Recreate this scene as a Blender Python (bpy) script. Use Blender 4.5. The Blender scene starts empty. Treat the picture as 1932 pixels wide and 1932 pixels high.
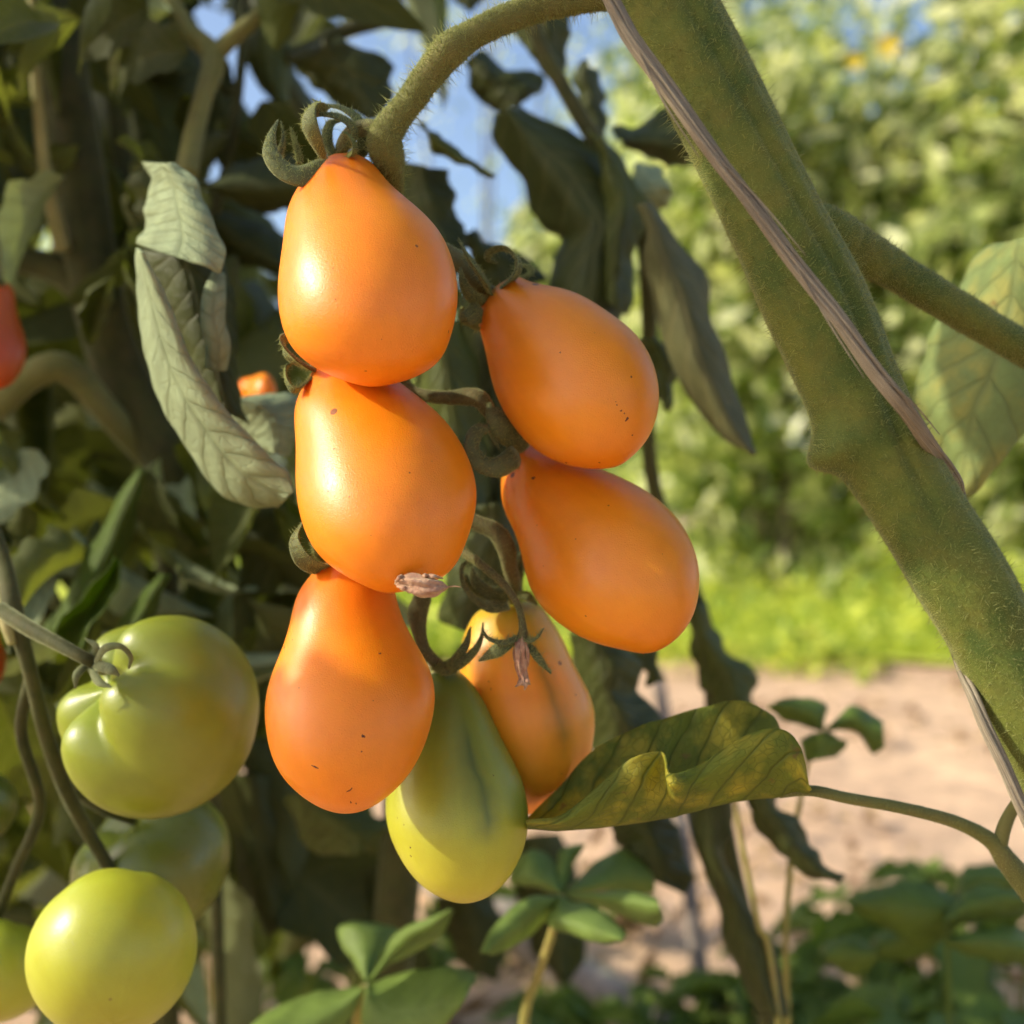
import bpy, math, random
import numpy as np
from mathutils import Vector, Matrix, noise

random.seed(7); np.random.seed(7)
S = bpy.context.scene
C = bpy.context.collection
R = math.radians

# ------------------------------------------------------------------ camera
H = 0.45            # camera height (m)
KT = 0.46           # tan(half fov)
cd = bpy.data.cameras.new('camera'); cam = bpy.data.objects.new('camera', cd); C.objects.link(cam)
cam.location = (0, 0, H); cam.rotation_euler = (R(90), 0, 0)
cd.sensor_width = 36; cd.lens = 18 / KT
cd.clip_start = 0.01; cd.clip_end = 400
cd.dof.use_dof = True; cd.dof.focus_distance = 0.252; cd.dof.aperture_fstop = 9.0
S.camera = cam

# ------------------------------------------------------------------ light
LDIR = Vector((-0.85, -0.12, 0.50)).normalized()        # towards the sun
EL = math.asin(LDIR.z)
w = bpy.data.worlds.new('World'); S.world = w; w.use_nodes = True
wn = w.node_tree.nodes; wl = w.node_tree.links
bg = wn['Background']; sky = wn.new('ShaderNodeTexSky'); sky.sky_type = 'NISHITA'; sky.sun_disc = False
sky.sun_elevation = EL; sky.sun_rotation = math.atan2(LDIR.x, LDIR.y)
sky.air_density = 0.9; sky.dust_density = 2.4; sky.ozone_density = 1.0
wl.new(sky.outputs[0], bg.inputs[0]); bg.inputs[1].default_value = 0.15
sd = bpy.data.lights.new('sun', 'SUN'); sd.energy = 3.1; sd.angle = R(0.55); sd.color = (1, 0.91, 0.74)
sun = bpy.data.objects.new('sun', sd); C.objects.link(sun)
sun.rotation_euler = LDIR.to_track_quat('Z', 'Y').to_euler(); sun.location = (-3, -1, 3)
S.view_settings.view_transform = 'Standard'; S.view_settings.look = 'None'
S.view_settings.gamma = 1; S.view_settings.exposure = 0.82
S.cycles.use_denoising = True
S.cycles.max_bounces = 5; S.cycles.diffuse_bounces = 3; S.cycles.glossy_bounces = 2; S.cycles.transmission_bounces = 3; S.cycles.transparent_max_bounces = 4
S.cycles.use_adaptive_sampling = True; S.cycles.adaptive_threshold = 0.03
S.cycles.caustics_reflective = False; S.cycles.caustics_refractive = False
S.cycles.sample_clamp_indirect = 6

# ------------------------------------------------------------------ helpers
def P(x, y, d):
    """point seen at (x, y) of a 1932 px wide picture, d metres in front of the camera"""
    return Vector(((x - 966) / 966 * KT * d, d, H - (y - 966) / 966 * KT * d))
def PX(n, d): return n / 966 * KT * d                     # a length of n px at depth d
def tag(o, label=None, cat=None, group=None, kind=None):
    if label: o['label'] = label
    if cat: o['category'] = cat
    if group: o['group'] = group
    if kind: o['kind'] = kind
    return o
def empty(name, loc, label=None, cat=None, group=None):
    o = bpy.data.objects.new(name, None); C.objects.link(o); o.location = loc; o.empty_display_size = 0.01
    bpy.context.view_layer.update()
    return tag(o, label, cat, group)
def link(name, me, mat=None, parent=None):
    o = bpy.data.objects.new(name, me); C.objects.link(o)
    if mat is not None:
        me.materials.clear(); me.materials.append(mat)
    if parent is not None:
        o.parent = parent
        o.matrix_parent_inverse = Matrix.Translation(-WLOC[parent.name]) if parent.name in WLOC else Matrix.Translation(-parent.location)
    return o
WLOC = {}
def mesh(name, V, F, uv=None, smooth=True):
    me = bpy.data.meshes.new(name)
    me.from_pydata([tuple(v) for v in V], [], [tuple(f) for f in F])
    if smooth: me.polygons.foreach_set('use_smooth', [True] * len(me.polygons))
    if uv is not None:
        l = me.uv_layers.new(name='UVMap'); li = np.empty(len(me.loops), dtype=np.int32)
        me.loops.foreach_get('vertex_index', li)
        l.data.foreach_set('uv', np.asarray(uv, dtype=np.float32)[li].ravel())
    me.update(); return me
def catmull(pts, n):
    """resample a list of tuples to n points, uniform in index"""
    p = np.asarray(pts, float); m = len(p)
    if m == 2:
        t = np.linspace(0, 1, n)[:, None]; return p[0] * (1 - t) + p[1] * t
    q = np.vstack([2 * p[0] - p[1], p, 2 * p[-1] - p[-2]])
    out = []
    for u in np.linspace(0, m - 1, n):
        i = min(int(u), m - 2); f = u - i
        a, b, c, e = q[i], q[i + 1], q[i + 2], q[i + 3]
        out.append(0.5 * (2 * b + (c - a) * f + (2 * a - 5 * b + 4 * c - e) * f * f + (3 * b - a - 3 * c + e) * f ** 3))
    return np.array(out)
def arc_resample(pts, n):
    p = catmull(pts, max(60, 12 * len(pts)))
    s = np.r_[0, np.cumsum(np.linalg.norm(np.diff(p, axis=0), axis=1))]
    t = np.linspace(0, s[-1], n)
    return np.stack([np.interp(t, s, p[:, k]) for k in range(p.shape[1])], 1)
def w3(pts): return np.array([P(*p[:3])[:] for p in pts])

# ------------------------------------------------------------------ hairs
def hair_mesh(name, pos, nrm, length, width, bend=0.3):
    """one mesh of many three-sided tapering hairs"""
    pos = np.asarray(pos); nrm = np.asarray(nrm); n = len(pos)
    length = np.broadcast_to(length, n)[:, None]; width = np.broadcast_to(width, n)[:, None]
    rnd = np.random.randn(n, 3)
    d = nrm + rnd * bend; d /= np.linalg.norm(d, axis=1)[:, None]
    a = np.cross(d, rnd + 0.01); a /= np.linalg.norm(a, axis=1)[:, None]; b = np.cross(d, a)
    base = pos - nrm * width
    vs = [base + width * (a * math.cos(k * 2.094) + b * math.sin(k * 2.094)) for k in range(3)]
    tip = pos + d * length
    V = np.stack(vs + [tip], 1).reshape(-1, 3)
    i = np.arange(n)[:, None] * 4
    F = np.concatenate([i + [0, 1, 3], i + [1, 2, 3], i + [2, 0, 3]], 1).reshape(-1, 3)
    me = bpy.data.meshes.new(name)
    me.vertices.add(len(V)); me.vertices.foreach_set('co', V.ravel())
    me.loops.add(F.size); me.loops.foreach_set('vertex_index', F.ravel().astype(np.int32))
    me.polygons.add(len(F)); me.polygons.foreach_set('loop_start', np.arange(0, F.size, 3, dtype=np.int32))
    me.polygons.foreach_set('loop_total', np.full(len(F), 3, dtype=np.int32))
    me.update(calc_edges=True); me.validate()
    return me
def sample_mesh(me, n, ymax=None):
    """random surface points with normals"""
    me.calc_loop_triangles()
    co = np.empty(len(me.vertices) * 3); me.vertices.foreach_get('co', co); co = co.reshape(-1, 3)
    tr = np.empty(len(me.loop_triangles) * 3, dtype=np.int32); me.loop_triangles.foreach_get('vertices', tr); tr = tr.reshape(-1, 3)
    a, b, c = co[tr[:, 0]], co[tr[:, 1]], co[tr[:, 2]]
    nn = np.cross(b - a, c - a); ar = np.linalg.norm(nn, axis=1)
    cx = (a + b + c) / 3
    px = np.abs(cx[:, 0]) < KT * cx[:, 1] * 1.12
    pz = np.abs(cx[:, 2] - H) < KT * cx[:, 1] * 1.12
    front = (nn * (cx - np.array([0, 0, H]))).sum(1) < ar * 0.09   # (facing or grazing the camera side)
    wgt = ar * px * pz * np.where(front, 1, 0.15)
    idx = np.random.choice(len(tr), n, p=wgt / wgt.sum())
    u = np.random.rand(n, 1); v = np.random.rand(n, 1); f = (u + v) > 1; u = np.where(f, 1 - u, u); v = np.where(f, 1 - v, v)
    return a[idx] + (b[idx] - a[idx]) * u + (c[idx] - a[idx]) * v, nn[idx] / (ar[idx][:, None] + 1e-20)
def fuzz(parent, me, n, length=0.0005, width=0.00006, nlong=0, llong=0.0022, mat='fuzz', bend=0.5):
    p, nr = sample_mesh(me, n)
    L = length * (0.5 + np.random.rand(n)); W = np.full(n, width)
    if nlong:
        p2, n2 = sample_mesh(me, nlong)
        p = np.vstack([p, p2]); nr = np.vstack([nr, n2])
        L = np.r_[L, llong * (0.4 + 0.8 * np.random.rand(nlong))]; W = np.r_[W, np.full(nlong, 0.00008)]
    o = link('hairs', hair_mesh('hairs', p, nr, L, W, bend), M[mat], parent)
    o['kind'] = 'stuff'; return o

# ------------------------------------------------------------------ tubes, leaves, fruit
def tube_mesh(name, pts, rad, n=40, seg=16, flat=None, nhint=None, mod=None, cap=True, world=False):
    """pts (x, y, d) px; rad in px; flat: thickness ratio (ribbon); nhint: ribbon normal"""
    c = catmull([p[:3] for p in pts], n); r = catmull([(q,) for q in rad], n)[:, 0]
    c3 = np.array([P(*q)[:] for q in c]) if not world else c
    r3 = np.maximum(r, 0.4) * KT / 966 * c[:, 2] if not world else r
    T = np.gradient(c3, axis=0); T /= np.linalg.norm(T, axis=1)[:, None] + 1e-12
    ref = np.array(nhint if nhint is not None else (0.1, -1, 0.2), float)
    V, UV, F = [], [], []
    prev = None
    s = np.r_[0, np.cumsum(np.linalg.norm(np.diff(c3, axis=0), axis=1))]
    for i in range(n):
        a = ref if prev is None else prev
        a = a - T[i] * a.dot(T[i]); a /= np.linalg.norm(a) + 1e-12; prev = a
        b = np.cross(T[i], a)
        for k in range(seg):
            th = 2 * math.pi * k / seg
            m = mod(th, i / (n - 1)) if mod else 1.0
            ca, cb = math.cos(th), math.sin(th)
            if flat is not None:
                off = a * (ca * r3[i] * flat - 0.35 * r3[i] * (cb * cb)) + b * cb * r3[i]   # a shallow channel
            else: off = (a * ca + b * cb) * r3[i] * m
            V.append(c3[i] + off); UV.append((k / seg, s[i] * 20))
    for i in range(n - 1):
        for k in range(seg):
            k2 = (k + 1) % seg
            F.append((i * seg + k2, (i + 1) * seg + k2, (i + 1) * seg + k, i * seg + k))
    if cap:
        F.append(tuple(reversed(range(seg)))); F.append(tuple((n - 1) * seg + k for k in range(seg)))
    return mesh(name, V, F, UV)
def tube(name, pts, rad, mat, parent, fz=0, nlong=0, **k):
    me = tube_mesh(name, pts, rad, **k); o = link(name, me, M[mat], parent)
    if fz: fuzz(o if parent is None or parent.parent is None else parent, me, fz, nlong=nlong)
    return o

def sheet_mesh(name, rows, nu=24, nv=48, puff=0.0, veins=7, slant=1.6, ruffle=0.0, seed=0, margin=0.0):
    """loft through rows of (x, y, d) points; u across, v along"""
    g = [catmull(r, nu) for r in rows]
    g = np.array(g); cols = [catmull(g[:, j], nv) for j in range(nu)]
    G = np.stack(cols, 1)                       # nv, nu, 3
    Pw = np.array([[P(*q)[:] for q in row] for row in G])
    tu = np.gradient(Pw, axis=1); tv = np.gradient(Pw, axis=0)
    nr = np.cross(tu, tv); nr /= np.linalg.norm(nr, axis=2)[:, :, None] + 1e-12
    V, UV, F = [], [], []
    for i in range(nv):
        for j in range(nu):
            u = j / (nu - 1) * 2 - 1; v = i / (nv - 1)
            f = (v * veins - abs(u) * slant) % 1.0
            h = puff * (abs(f - 0.5) * 2) ** 0.6 * -1 * (1 if abs(u) > 0.06 else 0.3)
            nz = noise.noise(Vector((u * 2 + seed * 7.1, v * 5, seed * 3.3)))
            h += ruffle * nz * (0.3 + abs(u)) + puff * 0.6 * noise.noise(Vector((u * 5 + seed, v * 14, 1.7)))
            q = Pw[i, j] + nr[i, j] * h
            if margin and abs(u) > 0.7:
                e = tu[i, j] / (np.linalg.norm(tu[i, j]) + 1e-12) * (1 if u > 0 else -1)
                q = q + e * margin * (abs(u) - 0.7) / 0.3 * noise.noise(Vector((v * 11 + seed, u * 0.6, 5.0)))
            V.append(q); UV.append((j / (nu - 1), v))
    for i in range(nv - 1):
        for j in range(nu - 1):
            a = i * nu + j; F.append((a, a + 1, a + nu + 1, a + nu))
    return mesh(name, V, F, UV)
def solid(o, t=0.0004):
    m = o.modifiers.new('thickness', 'SOLIDIFY'); m.thickness = t; m.offset = 0; return o
def leaf_lr(name, left, right, d, mat, parent, tilt=0.0, bow=0.0, dx=0.0, puff=0.0003, ruffle=0.0015, seed=None, nu=16, nv=30, margin=0.0012, veins=7):
    """leaf between two outlines from base to tip; depth d + tilt along, bowed across, dx = tilt across"""
    seed = seed if seed is not None else random.random() * 50
    L = arc_resample(left, nv); Rr = arc_resample(right, nv)
    rows = []
    for i in range(nv):
        v = i / (nv - 1); row = []
        for u in (-1, -0.6, -0.2, 0.2, 0.6, 1):
            a = (u + 1) / 2; q = L[i] * (1 - a) + Rr[i] * a
            row.append((q[0], q[1], d + tilt * v + bow * u * u + dx * u))
        rows.append(row)
    me = sheet_mesh(name, rows, nu, nv, puff, ruffle=ruffle, seed=seed, margin=margin, veins=veins)
    return solid(link(name, me, M[mat], parent))

def pear_mesh(name, A, B, left, right, dA, dB, nring=56, seg=64, depth_ratio=1.0, lump=0.012, seed=1.0):
    A2, B2 = np.array(A, float), np.array(B, float); ax = B2 - A2; L = np.linalg.norm(ax); u = ax / L; n2 = np.array((-u[1], u[0]))
    if n2[0] < 0: n2 = -n2
    def prof(pts):
        th, s = [0.0], [0.0]; q = []
        for p in pts:
            v = np.array(p, float) - A2; t = v.dot(u) / L
            q.append((math.acos(max(-1, min(1, 1 - 2 * t))), v.dot(n2)))
        q.sort(); q = [(a, b) for a, b in q if 0.12 < a < math.pi - 0.12]
        x = np.array([0.0] + [a for a, b in q] + [math.pi]); y = np.array([0.0] + [b for a, b in q] + [0.0])
        # smooth fit: least squares in sines
        K = min(9, len(q)); ths = x[1:-1]
        Bm = np.stack([np.sin(k * ths) for k in range(1, K + 1)], 1)
        reg = np.diag([0.00015 * k ** 3 for k in range(1, K + 1)])
        co = np.linalg.solve(Bm.T @ Bm + reg, Bm.T @ y[1:-1])
        # print('fit', np.round(Bm @ co - y[1:-1], 1))
        return lambda a: sum(co[k - 1] * math.sin(k * a) for k in range(1, K + 1))
    A3, B3 = P(*A, dA), P(*B, dB)
    n3 = Vector((n2[0], 0, -n2[1])).normalized(); m3 = Vector((0, 1, 0))
    Lc = [np.array(p, float) for p in left]; Rc = [np.array(p, float) for p in right]
    for step in range(4):                       # correct the lofted outline for perspective
        fl, fr = prof(Lc), prof(Rc)
        V, UV, F = [], [], []
        for i in range(nring + 1):
            a = math.pi * i / nring; t = (1 - math.cos(a)) / 2
            sl, sr = fl(a), fr(a); d = dA + (dB - dA) * t; sc = KT / 966 * d
            c = A3.lerp(B3, t) + n3 * ((sl + sr) / 2 * sc); r = abs(sr - sl) / 2 * sc
            for k in range(seg):
                th = 2 * math.pi * k / seg
                dirv = n3 * math.cos(th) + m3 * math.sin(th) * depth_ratio
                rr = r * (1 + lump * math.sin(a) * (noise.noise(Vector((math.cos(th) * 1.2 + seed, math.sin(th) * 1.2, t * 2.5))) + 0.25 * math.cos(3 * th + seed)))
                V.append(c + dirv * rr); UV.append((k / seg, t))
        if step == 3: break
        va = np.array([v[:] for v in V]); sx = 966 + va[:, 0] / va[:, 1] / KT * 966; sy = 966 - (va[:, 2] - H) / va[:, 1] / KT * 966
        q = np.stack([sx, sy], 1) - A2; tv = q @ u / L; sv_ = q @ n2
        for tgt, cur, sg in ((left, Lc, -1), (right, Rc, 1)):
            for m_, p in enumerate(tgt):
                pv = np.array(p, float) - A2; tp = pv @ u / L; near = np.abs(tv - tp) < 0.02
                if near.sum() < 4 or not 0.03 < tp < 0.96: continue
                act = (sv_[near] * sg).max() * sg
                cur[m_] = cur[m_] + n2 * (pv @ n2 - act) * 0.8 * min(1, max(0, (0.84 - tp) / 0.14)) * min(1, max(0, (tp - 0.03) / 0.05))
    for i in range(nring):
        for k in range(seg):
            k2 = (k + 1) % seg; F.append((i * seg + k, i * seg + k2, (i + 1) * seg + k2, (i + 1) * seg + k))
    me = mesh(name, V, F, UV)
    return me, A3, B3
def orient_out(me):
    import bmesh
    bm = bmesh.new(); bm.from_mesh(me); bmesh.ops.recalc_face_normals(bm, faces=bm.faces); bm.to_mesh(me); bm.free()

def globe_mesh(name, ctr, r, axis, lobes=5, lobe=0.05, dimple=0.3, squash=0.86, seed=0.0):
    ax = Vector(axis).normalized(); e1 = ax.orthogonal().normalized(); e2 = ax.cross(e1)
    V, UV, F = [], [], []; nr, sg = 48, 72
    for i in range(nr + 1):
        ph = math.pi * i / nr
        for k in range(sg):
            th = 2 * math.pi * k / sg
            f = math.exp(-(ph / 0.42) ** 2)
            fall = math.exp(-(ph / 1.2) ** 2) * math.sin(min(ph * 1.5, 1.0) * 1.57)
            rr = r * (1 + lobe * fall * (abs(math.cos(lobes / 2 * th + seed)) * 2 - 1.2) + 0.015 * noise.noise(Vector((math.cos(th) + seed, math.sin(th), ph))))
            z = math.cos(ph) * squash - dimple * f
            x = math.sin(ph)
            V.append(Vector(ctr) + (ax * z + (e1 * math.cos(th) + e2 * math.sin(th)) * x) * rr); UV.append((k / sg, i / nr))
    for i in range(nr):
        for k in range(sg):
            k2 = (k + 1) % sg; F.append((i * sg + k, (i + 1) * sg + k, (i + 1) * sg + k2, i * sg + k2))
    me = mesh(name, V, F, UV); orient_out(me); return me

# ------------------------------------------------------------------ materials
M = {}
class NT:
    def __init__(s, name):
        s.m = bpy.data.materials.new(name); s.m.use_nodes = True; s.t = s.m.node_tree; s.t.nodes.clear()
        s.out = s.t.nodes.new('ShaderNodeOutputMaterial'); M[name] = s.m
    def n(s, typ, props=None, **ins):
        nd = s.t.nodes.new('ShaderNode' + typ)
        for k, v in (props or {}).items(): setattr(nd, k, v)
        for k, v in ins.items():
            key = int(k[1:]) if k[0] == 'i' and k[1:].isdigit() else k.replace('_', ' ')
            s.set(nd.inputs[key], v)
        return nd
    def set(s, sock, v):
        if hasattr(v, 'is_output') or isinstance(v, bpy.types.NodeSocket): s.t.links.new(v, sock)
        elif isinstance(v, bpy.types.Node): s.t.links.new(v.outputs[0], sock)
        else: sock.default_value = v
    def ramp(s, fac, stops, interp='LINEAR'):
        r = s.t.nodes.new('ShaderNodeValToRGB'); s.set(r.inputs[0], fac); cr = r.color_ramp; cr.interpolation = interp
        while len(cr.elements) < len(stops): cr.elements.new(0.5)
        for e, (p, c) in zip(cr.elements, stops):
            e.position = p; e.color = (c, c, c, 1) if not hasattr(c, '__len__') else (*c, 1)
        return r.outputs[0]
    def mix(s, fac, a, b, mode='MIX'):
        nd = s.t.nodes.new('ShaderNodeMix'); nd.data_type = 'RGBA'; nd.blend_type = mode
        s.set(nd.inputs[0], fac); s.set(nd.inputs[6], a if not isinstance(a, tuple) else (*a, 1)); s.set(nd.inputs[7], b if not isinstance(b, tuple) else (*b, 1))
        return nd.outputs[2]
    def math(s, op, a, b=0.0, c=0.0):
        nd = s.t.nodes.new('ShaderNodeMath'); nd.operation = op
        s.set(nd.inputs[0], a); s.set(nd.inputs[1], b); s.set(nd.inputs[2], c); return nd.outputs[0]
    def noise(s, scale, detail=3, vec=None, rough=0.55):
        k = dict(Scale=scale, Detail=detail, Roughness=rough)
        if vec is not None: k['Vector'] = vec
        return s.n('TexNoise', **k).outputs[0]
    def obj(s): return s.n('TexCoord').outputs['Object']
    def bump(s, h, strength, dist): return s.n('Bump', Strength=strength, Distance=dist, Height=h).outputs[0]
    def done(s, sh): s.t.links.new(sh if isinstance(sh, bpy.types.NodeSocket) else sh.outputs[0], s.out.inputs[0])

def tomato(name, stops, rough=0.38, sss=0.42, suture=None, specks=1.0, sub=(1.0, 0.35, 0.08)):
    t = NT(name); ob = t.obj(); geo = t.n('TexCoord').outputs['UV']; sep = t.n('SeparateXYZ', Vector=geo)
    nz = t.noise(55, 4, ob)
    v = t.math('ADD', sep.outputs[1], t.math('MULTIPLY', t.math('SUBTRACT', nz, 0.5), 0.22))
    col = t.ramp(v, stops)
    blot = t.noise(160, 3, ob)
    col = t.mix(t.math('MULTIPLY', t.math('SUBTRACT', blot, 0.40), 0.9), col, t.mix(1.0, col, (0.80, 0.72, 0.55), 'MULTIPLY'))
    if suture:
        u0, wd, sc = suture
        wob = t.math('MULTIPLY', t.math('SUBTRACT', t.noise(120, 2, ob), 0.5), 0.035)
        du = t.math('ABSOLUTE', t.math('ADD', t.math('SUBTRACT', sep.outputs[0], u0), wob))
        ms = t.math('MULTIPLY', t.ramp(t.math('DIVIDE', du, wd), [(0.0, 1.0), (0.35, 0.5), (1.0, 0.0)]), t.ramp(sep.outputs[1], [(0.12, 0.0), (0.3, 1.0), (0.6, 0.9), (0.72, 0.0)]))
        col = t.mix(t.math('MULTIPLY', ms, 0.8), col, sc)
    smp = t.n('Mapping', Vector=geo, Scale=(38, 2.2, 1)); stk = t.ramp(t.noise(1.0, 4, smp.outputs[0]), [(0.50, 0.0), (0.72, 1.0)])
    col = t.mix(t.math('MULTIPLY', stk, 0.28), col, t.mix(1.0, col, (1.12, 1.18, 1.3), 'MULTIPLY'))
    # fine glandular dots all over and a few dark specks
    vo = t.n('TexVoronoi', Scale=1500.0, Vector=ob)
    fine = t.ramp(vo.outputs[0], [(0.0, 1.0), (0.22, 0.0)])
    col = t.mix(t.math('MULTIPLY', t.math('MULTIPLY', fine, t.noise(90, 2, ob)), 0.35), col, t.mix(1.0, col, (0.55, 0.40, 0.28), 'MULTIPLY'))
    vb = t.n('TexVoronoi', Scale=150.0, Vector=ob)
    sel = t.math('GREATER_THAN', t.n('SeparateXYZ', Vector=vb.outputs['Color']).outputs[0], 0.86)
    size = t.math('MULTIPLY', t.n('SeparateXYZ', Vector=vb.outputs['Color']).outputs[1], 0.14)
    sp = t.math('MULTIPLY', sel, t.math('LESS_THAN', vb.outputs[0], size))
    col = t.mix(t.math('MULTIPLY', sp, 0.8 * specks), col, (0.10, 0.035, 0.015))
    hgt = t.math('ADD', t.math('MULTIPLY', t.noise(2600, 2, ob), 1.0), t.math('MULTIPLY', fine, 0.8))
    hgt = t.math('SUBTRACT', hgt, t.math('MULTIPLY', sp, 3.0))
    b = t.bump(hgt, 0.45, 0.00013)
    rg = t.math('ADD', rough, t.math('MULTIPLY', t.math('SUBTRACT', t.noise(400, 3, ob), 0.5), 0.18))
    p = t.n('BsdfPrincipled', Base_Color=col, Roughness=rg, Normal=b, Subsurface_Weight=sss, Subsurface_Radius=sub, Subsurface_Scale=0.007, Specular_IOR_Level=0.5)
    t.done(p)
OR1, OR2 = (0.82, 0.246, 0.005), (0.80, 0.236, 0.005)
tomato('orange_skin', [(0.0, (0.78, 0.17, 0.006)), (0.34, OR1), (0.7, OR2), (1.0, (0.79, 0.23, 0.005))])
tomato('orange_skin_dull', [(0.0, (0.76, 0.215, 0.007)), (0.35, (0.79, 0.26, 0.007)), (0.75, (0.76, 0.26, 0.007)), (1.0, (0.74, 0.22, 0.006))], specks=1.3)
tomato('turning_skin', [(0.0, (0.46, 0.34, 0.022)), (0.16, (0.72, 0.40, 0.026)), (0.34, (0.90, 0.34, 0.018)), (0.75, (0.86, 0.32, 0.014)), (1.0, (0.84, 0.28, 0.012))], suture=(0.825, 0.045, (0.30, 0.16, 0.015)))
tomato('green_skin', [(0.0, (0.12, 0.17, 0.018)), (0.3, (0.23, 0.28, 0.028)), (0.6, (0.37, 0.38, 0.03)), (1.0, (0.50, 0.44, 0.03))], suture=(0.825, 0.05, (0.06, 0.10, 0.014)), sub=(0.7, 0.6, 0.1))
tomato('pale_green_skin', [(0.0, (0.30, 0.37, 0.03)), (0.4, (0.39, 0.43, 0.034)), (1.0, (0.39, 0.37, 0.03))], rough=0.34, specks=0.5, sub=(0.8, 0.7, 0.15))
tomato('shaded_green_skin', [(0.0, (0.22, 0.28, 0.02)), (0.4, (0.22, 0.25, 0.02)), (1.0, (0.24, 0.20, 0.016))], rough=0.36, specks=0.5, sub=(0.8, 0.7, 0.15))  # pale green skin darkened for the large fruit's shade
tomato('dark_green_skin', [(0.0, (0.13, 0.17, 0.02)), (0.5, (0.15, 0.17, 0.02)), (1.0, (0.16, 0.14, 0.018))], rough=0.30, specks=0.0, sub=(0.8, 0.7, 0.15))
tomato('red_skin', [(0.0, (0.42, 0.09, 0.004)), (1.0, (0.40, 0.055, 0.004))], specks=0.0)

def stem_mat(name, c1, c2, c3, sc=60, bumpd=0.0004):
    t = NT(name); ob = t.obj()
    n1 = t.ramp(t.noise(sc, 5, ob, 0.65), [(0.38, 0.0), (0.60, 1.0)]); n2 = t.ramp(t.noise(sc * 2.7, 4, ob), [(0.45, 0.0), (0.75, 1.0)])
    col = t.mix(n1, c1, c2); col = t.mix(t.math('MULTIPLY', n2, 0.6), col, c3)
    h = t.math('ADD', t.noise(900, 4, ob), t.math('MULTIPLY', t.noise(150, 3, ob), 2.0))
    p = t.n('BsdfPrincipled', Base_Color=col, Roughness=0.75, Normal=t.bump(h, 0.6, bumpd), Sheen_Weight=0.5, Sheen_Roughness=0.35, Specular_IOR_Level=0.25)
    p.inputs['Sheen Tint'].default_value = (0.75, 0.8, 0.45, 1)
    t.done(p)
stem_mat('stem_green', (0.055, 0.085, 0.013), (0.115, 0.135, 0.020), (0.135, 0.125, 0.022), sc=52)
stem_mat('truss_green', (0.12, 0.125, 0.035), (0.17, 0.165, 0.045), (0.17, 0.14, 0.05))
stem_mat('truss_dark', (0.085, 0.085, 0.03), (0.13, 0.12, 0.04), (0.14, 0.10, 0.045))
stem_mat('shaded_old_stem', (0.032, 0.036, 0.008), (0.058, 0.060, 0.013), (0.085, 0.068, 0.022))  # brown-green stem colour, darkened further for the shade at left
stem_mat('pale_stem', (0.26, 0.25, 0.09), (0.33, 0.30, 0.12), (0.28, 0.22, 0.10))
stem_mat('sepal', (0.085, 0.105, 0.04), (0.125, 0.14, 0.055), (0.12, 0.115, 0.05), sc=150)
stem_mat('weed_stem', (0.28, 0.26, 0.06), (0.33, 0.28, 0.07), (0.30, 0.20, 0.08))
stem_mat('dry_flower', (0.30, 0.15, 0.09), (0.46, 0.29, 0.18), (0.22, 0.10, 0.08), sc=300, bumpd=0.0008)
stem_mat('stick_wood', (0.20, 0.165, 0.14), (0.30, 0.25, 0.21), (0.13, 0.10, 0.09), sc=40)
stem_mat('bark', (0.10, 0.08, 0.06), (0.16, 0.12, 0.09), (0.08, 0.07, 0.05), sc=12, bumpd=0.01)
t = NT('fuzz'); d = t.n('BsdfDiffuse', Color=(0.40, 0.43, 0.16, 1)); tr = t.n('BsdfTranslucent', Color=(0.50, 0.50, 0.24, 1))
mx = t.n('MixShader', Fac=0.45); t.set(mx.inputs[1], d); t.set(mx.inputs[2], tr); t.done(mx)
# dry straw twine
t = NT('straw'); uv = t.n('TexCoord').outputs['UV']; mp = t.n('Mapping', Vector=uv, Scale=(10, 0.7, 1))
f = t.noise(3.0, 5, mp.outputs[0], 0.7)
col = t.ramp(f, [(0.3, (0.07, 0.05, 0.03)), (0.46, (0.20, 0.165, 0.11)), (0.58, (0.44, 0.38, 0.27)), (0.70, (0.12, 0.095, 0.06)), (0.85, (0.34, 0.28, 0.19))])
t.done(t.n('BsdfPrincipled', Base_Color=col, Roughness=0.75, Normal=t.bump(f, 0.8, 0.0006), Specular_IOR_Level=0.3))

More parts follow.
